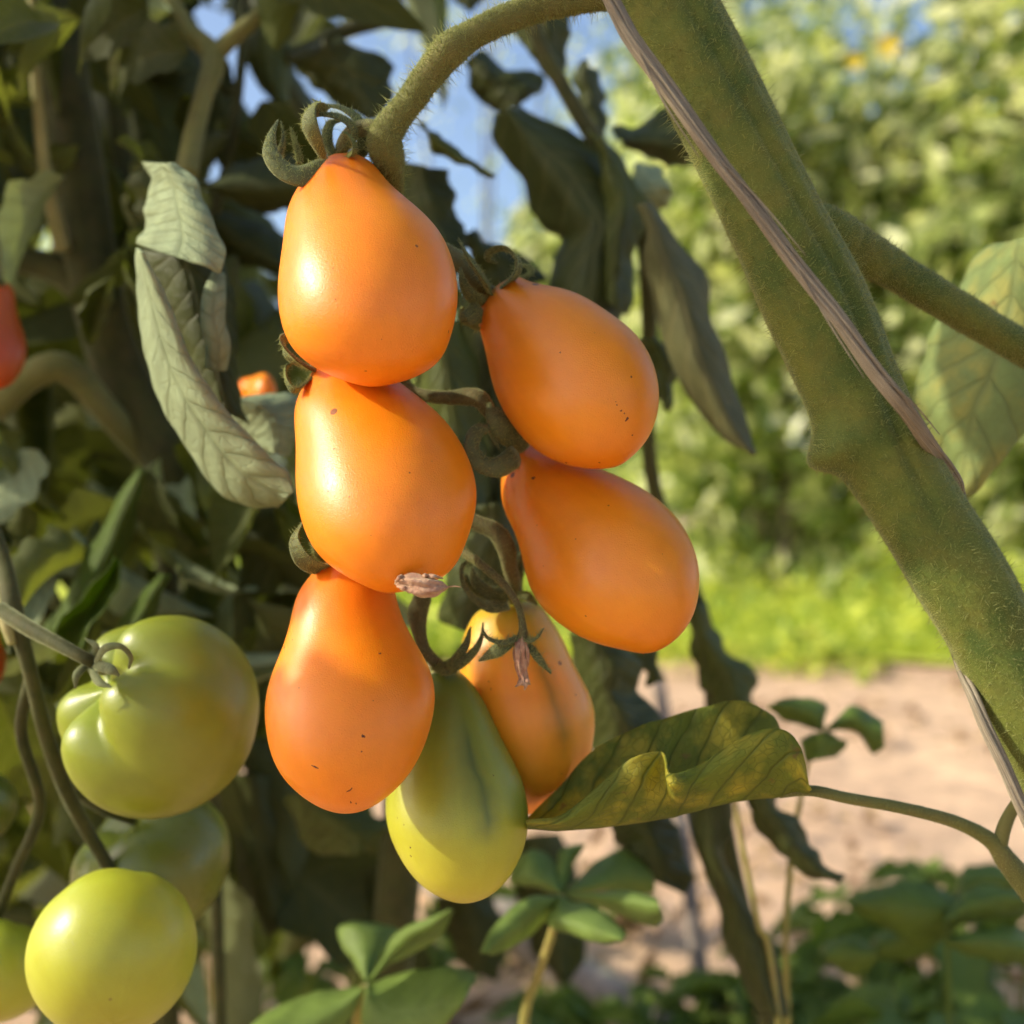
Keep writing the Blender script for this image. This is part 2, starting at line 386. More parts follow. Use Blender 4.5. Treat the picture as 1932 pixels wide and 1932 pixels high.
def leaf_mat(name, top, under, vein, trans=0.3, rough=0.55, blotch=None, veins=7, slant=1.6, vstr=0.5, tcol=None, bstr=0.6, bdist=0.0008, fine=16):
    t = NT(name); uv = t.n('TexCoord').outputs['UV']; ob = t.obj(); sp = t.n('SeparateXYZ', Vector=uv)
    wob = t.math('MULTIPLY', t.math('SUBTRACT', t.noise(60, 3, ob), 0.5), 0.10)
    au = t.math('ABSOLUTE', t.math('MULTIPLY_ADD', sp.outputs[0], 2.0, -1.0))
    s = t.math('SUBTRACT', t.math('MULTIPLY', t.math('ADD', sp.outputs[1], wob), veins), t.math('MULTIPLY', au, slant))
    fr = t.math('ABSOLUTE', t.math('SUBTRACT', t.math('FRACT', s), 0.5))       # 0 at a vein
    lat = t.ramp(fr, [(0.0, 1.0), (0.07, 0.25), (0.25, 0.0)])
    mid = t.ramp(au, [(0.0, 1.0), (0.05, 0.5), (0.12, 0.0)])
    mpv = t.n('Mapping', Vector=uv, Scale=(fine * 0.6, fine, 1))
    vo = t.n('TexVoronoi', {'feature': 'DISTANCE_TO_EDGE'}, Vector=mpv.outputs[0], Scale=1.0)
    net = t.ramp(vo.outputs[0], [(0.0, 1.0), (0.10, 0.0)])
    vn = t.math('MAXIMUM', t.math('MAXIMUM', lat, mid), t.math('MULTIPLY', net, 0.3))
    n1 = t.noise(90, 4, ob)
    bf = t.n('NewGeometry').outputs['Backfacing']
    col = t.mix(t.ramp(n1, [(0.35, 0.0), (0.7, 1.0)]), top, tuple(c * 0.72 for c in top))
    col = t.mix(bf, col, under)
    if blotch:
        bl = t.ramp(t.noise(75, 3, ob), [(0.46, 0.0), (0.60, 1.0)])
        bl = t.math('MULTIPLY', bl, t.math('SUBTRACT', 1.0, t.math('MULTIPLY', vn, 0.8)))
        col = t.mix(bl, col, blotch)
        br = t.ramp(t.noise(210, 3, ob), [(0.66, 0.0), (0.74, 1.0)])
        col = t.mix(t.math('MULTIPLY', br, 0.7), col, (0.22, 0.13, 0.04))
    col = t.mix(t.math('MULTIPLY', vn, vstr), col, vein)
    h = t.math('SUBTRACT', t.math('MULTIPLY', t.noise(500, 3, ob), 0.35), vn)
    b = t.bump(h, bstr, bdist)
    p = t.n('BsdfPrincipled', Base_Color=col, Roughness=rough, Normal=b, Specular_IOR_Level=0.25)
    tc = t.mix(1.0, col, tcol or (1.7, 1.7, 0.5), 'MULTIPLY')
    tr = t.n('BsdfTranslucent', Color=tc, Normal=b)
    m = t.n('MixShader', Fac=trans); t.set(m.inputs[1], p); t.set(m.inputs[2], tr); t.done(m)
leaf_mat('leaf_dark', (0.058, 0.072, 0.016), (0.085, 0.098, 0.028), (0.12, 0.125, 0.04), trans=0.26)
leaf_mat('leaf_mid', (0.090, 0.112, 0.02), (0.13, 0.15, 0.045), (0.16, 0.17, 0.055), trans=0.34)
leaf_mat('leaf_sage', (0.285, 0.345, 0.19), (0.28, 0.335, 0.18), (0.15, 0.185, 0.085), trans=0.12, rough=0.8, vstr=0.55, veins=9, slant=1.5, bstr=0.6, bdist=0.0008)
leaf_mat('leaf_brown', (0.10, 0.10, 0.035), (0.115, 0.105, 0.04), (0.17, 0.15, 0.06), trans=0.12, rough=0.75)
leaf_mat('leaf_sick', (0.20, 0.24, 0.03), (0.21, 0.245, 0.035), (0.10, 0.12, 0.024), trans=0.36, blotch=(0.40, 0.35, 0.04), vstr=0.6, veins=8, fine=34)
leaf_mat('leaf_pale', (0.26, 0.33, 0.12), (0.26, 0.33, 0.12), (0.17, 0.20, 0.07), trans=0.36, blotch=(0.34, 0.34, 0.10), vstr=0.6, rough=0.7)
leaf_mat('leaf_clover', (0.20, 0.29, 0.065), (0.21, 0.29, 0.09), (0.24, 0.33, 0.10), trans=0.34, vstr=0.25, rough=0.5, bstr=0.25)
leaf_mat('leaf_weed', (0.14, 0.21, 0.03), (0.16, 0.22, 0.05), (0.17, 0.24, 0.06), trans=0.25, rough=0.42)
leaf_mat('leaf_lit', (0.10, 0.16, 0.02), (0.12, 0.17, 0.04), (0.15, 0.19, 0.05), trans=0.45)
def bush_mat(name, c1, c2, c3, rough=0.3):
    t = NT(name); ri = t.n('NewGeometry').outputs['Random Per Island']
    col = t.ramp(ri, [(0.0, c1), (0.35, tuple(q * 1.2 for q in c1)), (0.6, c2), (0.85, c3), (1.0, tuple(min(0.8, q * 1.3) for q in c3))])
    p = t.n('BsdfPrincipled', Base_Color=col, Roughness=rough, Specular_IOR_Level=0.5)
    tr = t.n('BsdfTranslucent', Color=t.mix(1.0, col, (1.5, 1.5, 0.8), 'MULTIPLY'))
    m = t.n('MixShader', Fac=0.48); t.set(m.inputs[1], p); t.set(m.inputs[2], tr); t.done(m)
bush_mat('bush_leaf', (0.09, 0.13, 0.03), (0.40, 0.47, 0.14), (0.68, 0.70, 0.40))  # pale and dark leaf tones also stand for sun glints and gaps
bush_mat('bush_leaf_light', (0.12, 0.17, 0.035), (0.50, 0.56, 0.19), (0.74, 0.75, 0.46))
bush_mat('cover_leaf', (0.20, 0.28, 0.03), (0.42, 0.48, 0.05), (0.58, 0.60, 0.10), 0.5)
bush_mat('litter', (0.16, 0.10, 0.06), (0.26, 0.17, 0.10), (0.34, 0.25, 0.15), 0.9)
bush_mat('grass_blade', (0.26, 0.34, 0.03), (0.40, 0.47, 0.05), (0.52, 0.54, 0.09), 0.6)
t = NT('yellow_petal'); t.done(t.n('BsdfPrincipled', Base_Color=(0.85, 0.66, 0.05, 1), Roughness=0.6))
t = NT('sand'); ob = t.obj(); n1 = t.noise(1.6, 6, ob, 0.6); n2 = t.noise(14, 5, ob, 0.65); n3 = t.noise(120, 4, ob)
col = t.mix(t.ramp(n1, [(0.35, 0.0), (0.65, 1.0)]), (0.60, 0.40, 0.255), (0.78, 0.54, 0.33))  # contrast of these broad patches imitates dappled shade
col = t.mix(t.ramp(n2, [(0.44, 0.0), (0.66, 0.75)]), col, (0.40, 0.27, 0.18))
col = t.mix(t.ramp(n3, [(0.55, 0.0), (0.8, 0.5)]), col, (0.27, 0.19, 0.14))
t.done(t.n('BsdfPrincipled', Base_Color=col, Roughness=0.95, Specular_IOR_Level=0.1, Normal=t.bump(t.math('ADD', n2, t.math('MULTIPLY', n3, 0.3)), 0.7, 0.02)))
t = NT('lawn'); ob = t.obj(); n1 = t.noise(1.1, 5, ob); n2 = t.noise(9, 4, ob)
col = t.mix(t.ramp(n1, [(0.35, 0.0), (0.7, 1.0)]), (0.38, 0.45, 0.04), (0.50, 0.54, 0.08))
col = t.mix(t.ramp(n2, [(0.5, 0.0), (0.8, 0.6)]), col, (0.27, 0.22, 0.09))
t.done(t.n('BsdfPrincipled', Base_Color=col, Roughness=0.9, Specular_IOR_Level=0.1))

# ------------------------------------------------------------------ ground
def ground_sheet(name, xs, ys, z, mat, amp, edge=0.0):
    V, F = [], []
    for y in ys:
        for x in xs:
            yy = y + (edge * noise.noise(Vector((x * 1.3, 3.1, 0))) + edge * 0.5 * noise.noise(Vector((x * 5, 8.1, 0))) if y == ys[0] else 0)
            r = math.hypot(x, y)
            hgt = amp * (noise.noise(Vector((x * 2.2, y * 2.2, 0))) + 0.5 * noise.noise(Vector((x * 9, y * 9, 4)))) * max(0, 1 - r / 40)
            V.append((x, yy, z + hgt))
    n = len(xs)
    for i in range(len(ys) - 1):
        for j in range(n - 1): F.append((i * n + j, i * n + j + 1, (i + 1) * n + j + 1, (i + 1) * n + j))
    return tag(link(name, mesh(name, V, F), M[mat]), kind='structure')
gx = sorted(set([round(v, 3) for v in np.r_[np.linspace(-2.5, 3.5, 90), np.linspace(-12, 12, 30), (-150, -60, -30, 30, 60, 150)]]))
gy = sorted(set([round(v, 3) for v in np.r_[np.linspace(-0.6, 3.4, 70), np.linspace(3.5, 14, 30), (-100, -40, -15, -5, -2, 25, 50, 120, 250)]]))
ground_sheet('ground', gx, gy, 0.0, 'sand', 0.012)
lawn = ground_sheet('lawn', list(np.linspace(-14, 14, 80)), [3.35] + list(np.linspace(3.6, 30, 30)), 0.016, 'lawn', 0.010, edge=0.55)

def blades(name, n, xr, yr, hmin, hmax, wd, mat):
    x = np.random.uniform(*xr, n); y = yr[0] + (yr[1] - yr[0]) * np.random.rand(n) ** 1.6
    h = np.random.uniform(hmin, hmax, n); a = np.random.rand(n) * 6.283; ln = np.random.randn(n, 2) * 0.5
    b = np.stack([x, y, np.zeros(n)], 1); dx = np.stack([np.cos(a), np.sin(a), 0 * a], 1) * wd
    t1 = b + np.stack([ln[:, 0] * h * 0.35, ln[:, 1] * h * 0.35, h * 0.6], 1); t2 = b + np.stack([ln[:, 0] * h, ln[:, 1] * h, h], 1)
    V = np.stack([b - dx, b + dx, t1 + dx * 0.7, t1 - dx * 0.7, t2], 1).reshape(-1, 3); i = np.arange(n) * 5
    F = [tuple(q) for q in np.stack([i, i + 1, i + 2, i + 3], 1)] + [tuple(q) for q in np.stack([i + 3, i + 2, i + 4], 1)]
    o = link(name, mesh(name, V, F), M[mat]); return o
tag(blades('grass', 26000, (-1.5, 6), (3.3, 9.5), 0.03, 0.10, 0.006, 'grass_blade'), 'sunlit bright green grass behind the bare sandy path', 'grass', kind='stuff')

def scatter_leaves(name, n, xr, yr, hfun, size, mat, seed, flat=0.5):
    rs = np.random.RandomState(seed); P_ = []
    while len(P_) < n:
        x, y = rs.uniform(*xr), yr[0] + (yr[1] - yr[0]) * rs.rand() ** 1.5
        h = hfun(x, y)
        if h <= 0: continue
        P_.append((x, y, h * rs.rand() ** 0.7 + 0.018))
    p = np.array(P_); nrm = rs.randn(n, 3) * flat + np.array([-0.3, -0.3, 0.8]); nrm /= np.linalg.norm(nrm, axis=1)[:, None]
    a = np.cross(nrm, rs.randn(n, 3)); a /= np.linalg.norm(a, axis=1)[:, None]; b = np.cross(nrm, a); s = size * (0.5 + rs.rand(n, 1))
    V = np.stack([p - a * s, p - b * s * 0.4, p + a * s + nrm * s * 0.2, p + b * s * 0.4], 1).reshape(-1, 3)
    i = np.arange(n)[:, None] * 4
    return link(name, mesh(name, V, np.concatenate([i + [0, 1, 2], i + [0, 2, 3]], 0), smooth=False), M[mat])
def cover_h(x, y):
    k = noise.noise(Vector((x * 1.4, y * 1.4, 2.2))) + 0.5 * noise.noise(Vector((x * 4, y * 4, 7)))
    return max(0, (k + 0.20 + min(0.5, (y - 3.7) * 0.55)) * 0.28)
tag(scatter_leaves('ground_cover', 14000, (-1.5, 4.5), (2.5, 6.6), cover_h, 0.030, 'cover_leaf', 4), 'bright yellow-green low plants in sun along the edge of the sandy path', 'ground cover', kind='stuff')
tag(scatter_leaves('leaf_litter', 2200, (-1.2, 2.4), (0.8, 4.0), lambda x, y: 0.004 if noise.noise(Vector((x * 2, y * 2, 9))) > -0.1 else 0, 0.016, 'litter', 8, 0.12), 'scattered small dry leaves on the sandy path', 'litter', kind='stuff')

# ------------------------------------------------------------------ bushes far behind
def leaf_cloud(n, centre, radii, size, seed):
    rs = np.random.RandomState(seed)
    # leaves in clumps through the volume
    k = 46; cl = rs.randn(k, 3); cl /= np.linalg.norm(cl, axis=1)[:, None]; cl *= (0.35 + 0.65 * rs.rand(k, 1) ** 0.6)
    ci = rs.randint(0, k, n); p = cl[ci] + rs.randn(n, 3) * 0.17
    p = p * np.array(radii) + np.array(centre); p[:, 2] = np.maximum(p[:, 2], 0.03 + 0.2 * rs.rand(n))
    nrm = rs.randn(n, 3) * 0.7 + np.array([-0.6, -0.45, 0.5]); nrm /= np.linalg.norm(nrm, axis=1)[:, None]
    a = np.cross(nrm, rs.randn(n, 3)); a /= np.linalg.norm(a, axis=1)[:, None]; b = np.cross(nrm, a)
    s = size * (0.6 + 0.8 * rs.rand(n, 1))
    V = np.stack([p - a * s, p - b * s * 0.36 - a * s * 0.2 + nrm * s * 0.10, p + a * s, p + b * s * 0.36 - a * s * 0.2 + nrm * s * 0.10], 1).reshape(-1, 3)
    i = np.arange(n)[:, None] * 4
    F = np.concatenate([i + [0, 1, 2], i + [0, 2, 3]], 0)
    return mesh('crown', V, F, smooth=False)
BUSH = [  # x, y, radius x/y, height, leaves, label
    (1.35, 5.6, 0.95, 2.9, 6500, 'bush_leaf_light', 'tall light green bush in sun right behind the thick stem'),
    (2.55, 5.1, 0.95, 3.3, 6500, 'bush_leaf', 'tall green bush in the right background beyond the petiole'),
    (3.4, 6.4, 1.2, 3.0, 5000, 'bush_leaf_light', 'tall bush at the far right edge of the background'),
    (0.55, 7.6, 0.8, 2.5, 5000, 'bush_leaf', 'low green bush between the orange fruit and the thick stem'),
    (1.7, 8.0, 1.2, 4.3, 6000, 'bush_leaf', 'tallest bush in the back row right of the sky gap'),
    (-0.3, 11.0, 1.9, 7.5, 700, 'bush_leaf_light', 'sparse pale bush showing against the sky between the dark leaves'),
    (-0.9, 9.0, 1.4, 2.0, 5000, 'bush_leaf', 'low bush far behind the orange cluster'),
    (-3.2, 8.5, 1.6, 2.3, 5000, 'bush_leaf', 'bush far behind the shaded leaves at left'),
]
for x, y, r, h, n, m, lab in BUSH:
    e = empty('bush', (x, y, 0), lab, 'bush', 'bushes beyond the lawn')
    link('crown', leaf_cloud(n, (x, y, h * 0.52), (r, r * 0.8, h * 0.5), 0.085, int(x * 100 + y * 7) % 999), M[m], e)
    for k in range(4):
        a = k * 1.7 + x; q = [(x + 0.04 * math.cos(a), y + 0.04 * math.sin(a), -0.02), (x + 0.15 * r * math.cos(a), y + 0.15 * math.sin(a), h * 0.3), (x + 0.45 * r * math.cos(a), y + 0.4 * r * math.sin(a), h * 0.8)]
        link('branch', tube_mesh('branch', q, [0.035, 0.022, 0.008], n=10, seg=6, world=True, nhint=(1, 0, 0)), M['bark'], e)
# yellow flowers on the bush top right
for k, (x, y, d) in enumerate([(1672, 90, 4.3), (1610, 118, 4.5)]):
    c = P(x, y, d); V, F = [], []
    for j in range(6):
        a = j * math.pi / 3; b0 = len(V); o3 = Vector((math.cos(a), -0.3, math.sin(a))); sd_ = Vector((-math.sin(a), 0, math.cos(a)))
        r = 0.055 if k == 0 else 0.04
        V += [c, c + o3 * r * 0.6 + sd_ * r * 0.32, c + o3 * r, c + o3 * r * 0.6 - sd_ * r * 0.32]; F.append((b0, b0 + 1, b0 + 2, b0 + 3))
    tag(link('yellow_flower', mesh('yellow_flower', V, F), M['yellow_petal']), 'bright yellow blossom high on the right bush' if k == 0 else 'smaller dull yellow blossom left of the bright one on the right bush', 'flower')

# ------------------------------------------------------------------ the vine in front: thick stem, truss, petiole, twine
vine = empty('tomato_vine', P(2400, 4680, 0.25), 'thick hairy green tomato stem slanting down the right side with its fruit truss', 'vine')
def dang(a, b): return (a - b + math.pi) % (2 * math.pi) - math.pi
def stem_mod(th, v):
    m = 1 - 0.13 * math.exp(-(dang(th, 0.02 + 0.25 * math.sin(v * 14)) / 0.13) ** 2) * (1 if v < 0.46 else math.exp(-((v - .46) / .04) ** 2)) - 0.05 * math.exp(-(dang(th, 0.8) / 0.2) ** 2) - 0.05 * math.exp(-(dang(th, -0.7) / 0.15) ** 2)
    m += 0.035 * math.exp(-(dang(th, -0.75) / 0.25) ** 2)
    # leaf scar bulging out on the left side
    m += SCAR * math.exp(-(dang(th, SCTH) / 0.7) ** 2) * math.exp(-((v - SCV) / 0.015) ** 2)
    m += 0.02 * math.sin(v * 60)
    return m
MS = [(760, -900, .262), (1010, -460, .258), (1130, -230, .256), (1224, -62, .254), (1341, 170, .252), (1464, 421, .250), (1548, 595, .250), (1629, 785, .249), (1690, 894, .248), (1783, 1043, .247), (1861, 1175, .246), (1940, 1330, .245), (2000, 1460, .245), (2070, 1610, .245), (2200, 1990, .245), (2330, 2700, .247), (2400, 3700, .250), (2400, 4680, .25)]
MR = [60, 75, 82, 86, 86, 90, 94, 90, 85, 84, 83, 82, 82, 82, 84, 86, 88, 90]
SCV = 7.25 / 17; SCTH = math.pi / 2; SCAR = 0.55
ms_me = tube_mesh('main_stem', MS, MR, n=260, seg=64, mod=stem_mod)
ms = link('main_stem', ms_me, M['stem_green'], vine)
fuzz(ms, ms_me, 52000, length=0.00042, width=0.00005, nlong=2600, llong=0.0030)
# truss stalk
TR = [(1230, -30, .256), (1165, -14, .258), (1080, 0, .259), (1014, 14, .260), (947, 38, .260), (884, 69, .260), (845, 98, .260), (810, 140, .261), (775, 190, .262), (742, 232, .263), (726, 265, .264), (735, 305, .267), (742, 345, .271), (738, 420, .28), (735, 520, .288), (740, 620, .291), (760, 730, .291), (800, 860, .293), (840, 960, .293), (885, 985, .292)]
TRR = [30, 28, 25, 25, 25, 26, 31, 27, 26, 27, 33, 28, 19, 17, 16, 16, 15, 15, 15, 15]
def tr_mod(th, v): return 1 + 0.03 * math.sin(3 * th + v * 9) + 0.02 * math.sin(v * 70)
tr_me = tube_mesh('truss_stalk', TR, TRR, n=120, seg=28, mod=tr_mod)
trs = link('truss_stalk', tr_me, M['truss_green'], vine)
fuzz(trs, tr_me, 30000, length=0.00055, width=0.00006, nlong=1500, llong=0.0036)
# petiole at right
pt_me = tube_mesh('petiole', [(1490, 400, .252), (1560, 438, .256), (1592, 456, .260), (1640, 484, .265), (1690, 513, .270), (1800, 580, .276), (1932, 657, .283), (2100, 750, .29), (2300, 830, .30)], [40, 48, 46, 40, 35, 33, 31, 30, 26], n=60, seg=28, mod=tr_mod)
pt = link('petiole', pt_me, M['stem_green'], vine)
fuzz(pt, pt_me, 16000, length=0.0005, width=0.00006, nlong=500, llong=0.0028)
# leaf of that petiole, behind it
rl = leaf_lr('leaf', [(1865, 462), (1840, 490), (1805, 555), (1768, 615), (1748, 675), (1721, 748), (1738, 805), (1771, 860), (1803, 938)],
        [(1990, 440), (2010, 520), (2020, 620), (2000, 720), (1962, 775), (1932, 810), (1878, 882), (1841, 922), (1812, 942)], .325, 'leaf_pale', vine, tilt=0.01, bow=0.012, dx=-0.012, puff=0.0006, veins=7)
# folded sick leaf with its stalk
def mid(a, b, f, dd): return (a[0] * (1 - f) + b[0] * f, a[1] * (1 - f) + b[1] * f, dd)
FLr = [((992, 1550), (995, 1564), (996, 1545)), ((1068, 1537), (1075, 1565), (1060, 1480)), ((1148, 1461), (1150, 1559), (1118, 1417)), ((1205, 1425), (1215, 1551), (1205, 1371)), ((1250, 1419), (1255, 1543), (1252, 1357)),
       ((1264, 1461), (1290, 1534), (1308, 1337)), ((1318, 1444), (1340, 1522), (1358, 1326)), ((1408, 1387), (1400, 1510), (1405, 1325)), ((1480, 1377), (1460, 1504), (1450, 1345)), ((1513, 1420), (1500, 1499), (1475, 1377)), ((1526, 1488), (1527, 1498), (1500, 1450))]
rows = []
for i, (f, b, k) in enumerate(FLr):
    df = .266 - (0.006 if i == 5 else 0) + (0.004 if i == 4 else 0)
    rows.append([(*f, df), mid(f, b, .35, df - .001), mid(f, b, .75, .269), (*b, .276), mid(b, k, .3, .284), mid(b, k, .65, .290), (*k, .292)])
fl = solid(link('leaf', sheet_mesh('leaf', rows, 44, 90, 0.0004, veins=8, ruffle=0.0008, seed=3, margin=0.0006), M['leaf_sick'], vine), 0.0005)
fl['label'] = 'folded yellow blotched leaf'
fp = tube_mesh('leaf_stalk', [(1470, 1502, .275), (1530, 1492, .274), (1600, 1506, .274), (1700, 1524, .275), (1800, 1550, .276), (1868, 1585, .277), (1900, 1625, .277), (1945, 1680, .276), (2010, 1760, .27), (2110, 1830, .255)], [4, 10, 10.5, 11, 12, 15, 20, 24, 25, 25], n=60, seg=20)
fs = link('leaf_stalk', fp, M['truss_green'], vine); fuzz(fs, fp, 5000, length=0.0003, width=0.00005)
fp = tube_mesh('leaf_stalk', [(1885, 1600, .277), (1895, 1560, .277), (1912, 1525, .277), (1950, 1470, .274)], [14, 13, 11, 9], n=20, seg=14)
link('leaf_stalk', fp, M['truss_green'], vine)

# twine: bundled dry fibres
tw = empty('twine', P(1155, -40, .232), 'dry brown straw twine running down along the thick green stem', 'twine')
TW = [(1040, -200, .236), (1120, -60, .236), (1158, 8, .2335), (1195, 75, .231), (1262, 172, .2295), (1340, 283, .228), (1420, 390, .2275), (1500, 497, .227), (1580, 600, .226), (1652, 700, .227), (1705, 768, .2295), (1752, 834, .2385), (1782, 878, .2465), (1802, 915, .254), (1810, 950, .262)]
for k in range(12):
    a = k * 0.77
    pts = [(x + 13 * math.cos(a + i * 0.28) * 0.87 * (0.75 + 0.35 * math.sin(i * 1.3 + k * 2.1)), y - 12 * math.cos(a + i * 0.28) * 0.5, d + 0.0009 * math.sin(a + i * 0.28)) for i, (x, y, d) in enumerate(TW)]
    link('fibre', tube_mesh('fibre', pts, [3.2 + 2.6 * ((k * 37) % 10) / 10] * len(pts), n=90, seg=8), M['straw'], tw)
for k in range(5):
    i0 = 3 + k * 2; seg_ = TW[i0:i0 + 3]
    if len(seg_) < 3: continue
    sgn = 1 if k % 2 else -1
    pts = [(seg_[0][0], seg_[0][1], seg_[0][2] - .001), (seg_[1][0] + 16 * sgn, seg_[1][1] - 9 * sgn, seg_[1][2] - .002), (seg_[2][0] + 26 * sgn * 0.8, seg_[2][1] - 18 * sgn * 0.8, seg_[2][2] - .003)]
    link('fibre', tube_mesh('fibre', pts, [2.2, 1.8, 0.8], n=16, seg=6), M['straw'], tw)
TW2 = [(1800, 1215, .262), (1818, 1270, .248), (1836, 1310, .243), (1862, 1375, .240), (1892, 1440, .238), (1922, 1510, .237), (1960, 1590, .237), (2010, 1700, .24)]
for k in range(5):
    a = k * 1.2
    pts = [(x + 7 * math.cos(a + i * 0.3), y - 3 * math.cos(a + i * 0.3), d + 0.0008 * math.sin(a + i * 0.3)) for i, (x, y, d) in enumerate(TW2)]
    link('fibre', tube_mesh('fibre', pts, [5, 5, 5.5, 6, 6, 6, 6, 6], n=50, seg=8), M['straw'], tw)

# ------------------------------------------------------------------ the orange cluster
def sepals(parent, lst, mat='sepal', fz=900):
    for s in lst:
        pts, wid = s[0], s[1]; nh = s[2] if len(s) > 2 else None
        me = tube_mesh('sepal', pts, [q * 0.56 for q in wid], n=28, seg=12, flat=0.13, nhint=nh)
        o = link('sepal', me, M[mat], parent)
        if fz: fuzz(o, me, fz, length=0.0005, width=0.00005, nlong=90, llong=0.0019)
def fruit(label, A, B, left, right, dA, dB, mat, seed, group='pear tomatoes of the front cluster', **k):
    me, A3, B3 = pear_mesh('flesh', A, B, left, right, dA, dB, seed=seed, **k); orient_out(me)
    e = empty('pear_tomato', A3, label, 'tomato', group)
    link('flesh', me, M[mat], e); return e
def ped(e, pts, rad, fz=1500, mat='truss_dark', name='fruit_stalk'):
    me = tube_mesh(name, pts, rad, n=36, seg=16, mod=tr_mod); o = link(name, me, M[mat], e)
    if fz: fuzz(o, me, fz, length=0.0004, width=0.00005, nlong=14, llong=0.0014)

t1 = fruit('topmost orange pear tomato, brightly sunlit on its left side', (640, 293), (716, 728),
    [(575, 330), (547, 375), (535, 430), (527, 490), (524, 550), (532, 615), (555, 665), (590, 694), (640, 716)],
    [(690, 300), (722, 325), (772, 372), (820, 422), (851, 480), (864, 545), (861, 600), (843, 658), (803, 700), (765, 720)], .268, .250, 'orange_skin', 1.3)
sepals(t1, [
    ([(626, 304, .262), (580, 326, .257), (538, 318, .256), (512, 288, .257), (512, 254, .261), (524, 226, .266)], [34, 46, 40, 30, 15, 3], (0.5, -0.6, 0.5)),
    ([(608, 300, .259), (594, 272, .254), (580, 240, .251), (577, 214, .253), (592, 204, .26), (616, 209, .266)], [16, 30, 38, 42, 34, 18], (-0.2, -1, 0.2)),
    ([(604, 213, .262), (636, 216, .262), (662, 230, .262), (671, 255, .263), (658, 280, .264), (640, 290, .266)], [16, 24, 25, 22, 20, 16], (0, -0.6, 0.8)),
    ([(589, 186, .270), (612, 196, .270), (650, 203, .269), (680, 226, .268), (690, 258, .268), (682, 288, .268), (655, 302, .27)], [3, 12, 20, 25, 28, 28, 20], (0.3, -0.6, 0.8)),
    ([(566, 306, .262), (558, 272, .263), (548, 240, .266)], [12, 9, 2]),
    ([(630, 296, .268), (618, 262, .27), (624, 232, .272), (648, 226, .274)], [16, 18, 14, 3], (0.4, -1, 0.2)),
    ([(655, 296, .262), (668, 284, .258), (662, 262, .258), (648, 250, .26)], [12, 15, 12, 3], (0.4, -1, 0.2)),
    ([(540, 318, .262), (528, 300, .266), (536, 262, .27), (530, 228, .272)], [14, 16, 10, 2], (0.8, -0.4, 0.2)),
])
ped(t1, [(726, 250, .264), (700, 240, .264), (672, 246, .268), (650, 268, .27), (642, 298, .271)], [18, 15, 16, 13, 13], 900)
t2 = fruit('middle orange pear tomato of the left column, dried blossom at its tip', (668, 640), (748, 1118),
    [(618, 655), (588, 690), (566, 730), (555, 768), (557, 828), (556, 895), (562, 952), (575, 1002), (597, 1042), (634, 1078), (682, 1104)],
    [(722, 672), (765, 723), (814, 765), (847, 802), (880, 855), (897, 908), (900, 952), (891, 1002), (868, 1055), (832, 1092), (790, 1111)], .277, .250, 'orange_skin', 4.1)
sepals(t2, [
    ([(610, 697, .274), (580, 690, .268), (553, 673, .264), (536, 650, .264), (545, 631, .268)], [36, 38, 38, 32, 10], (-0.4, -1, 0.2)),
    ([(592, 706, .270), (575, 722, .265), (557, 734, .262), (543, 720, .262), (540, 697, .264), (552, 686, .268)], [16, 20, 20, 14, 12, 6], (-0.6, -0.5, 0.4)),
])
ped(t2, [(700, 640, .292), (665, 655, .291), (650, 690, .282)], [13, 15, 13], 0)
t3 = fruit('lowest orange pear tomato of the left column with small dark scars near its tip', (660, 1022), (655, 1532),
    [(628, 1036), (598, 1066), (573, 1097), (557, 1129), (546, 1179), (524, 1236), (507, 1289), (499, 1342), (500, 1376), (510, 1416), (534, 1459), (570, 1499), (614, 1523)],
    [(702, 1036), (730, 1070), (744, 1110), (754, 1136), (765, 1172), (784, 1202), (804, 1239), (815, 1276), (819, 1322), (815, 1366), (801, 1412), (781, 1452), (754, 1486), (720, 1512), (690, 1526)], .277, .252, 'orange_skin', 8.2)
sepals(t3, [
    ([(630, 1068, .272), (598, 1068, .266), (570, 1050, .263), (557, 1018, .264), (570, 986, .268)], [26, 34, 32, 20, 4], (-0.6, -0.6, 0.5)),
    ([(610, 1062, .27), (596, 1040, .268), (590, 1022, .27)], [18, 16, 4], (-0.3, -1, 0)),
])
ped(t3, [(790, 900, .293), (730, 950, .297), (670, 1010, .292), (660, 1060, .282)], [11, 14, 13, 13], 0)
t4 = fruit('shaded orange pear tomato, upper of the two on the right, dark scab near its side', (938, 541), (1178, 873),
    [(905, 585), (903, 620), (912, 662), (926, 718), (944, 765), (970, 805), (997, 838), (1030, 863), (1080, 882), (1124, 886)],
    [(980, 525), (1030, 533), (1097, 556), (1147, 587), (1194, 625), (1224, 665), (1240, 708), (1245, 748), (1239, 788), (1224, 825)], .287, .268, 'orange_skin_dull', 2.2)
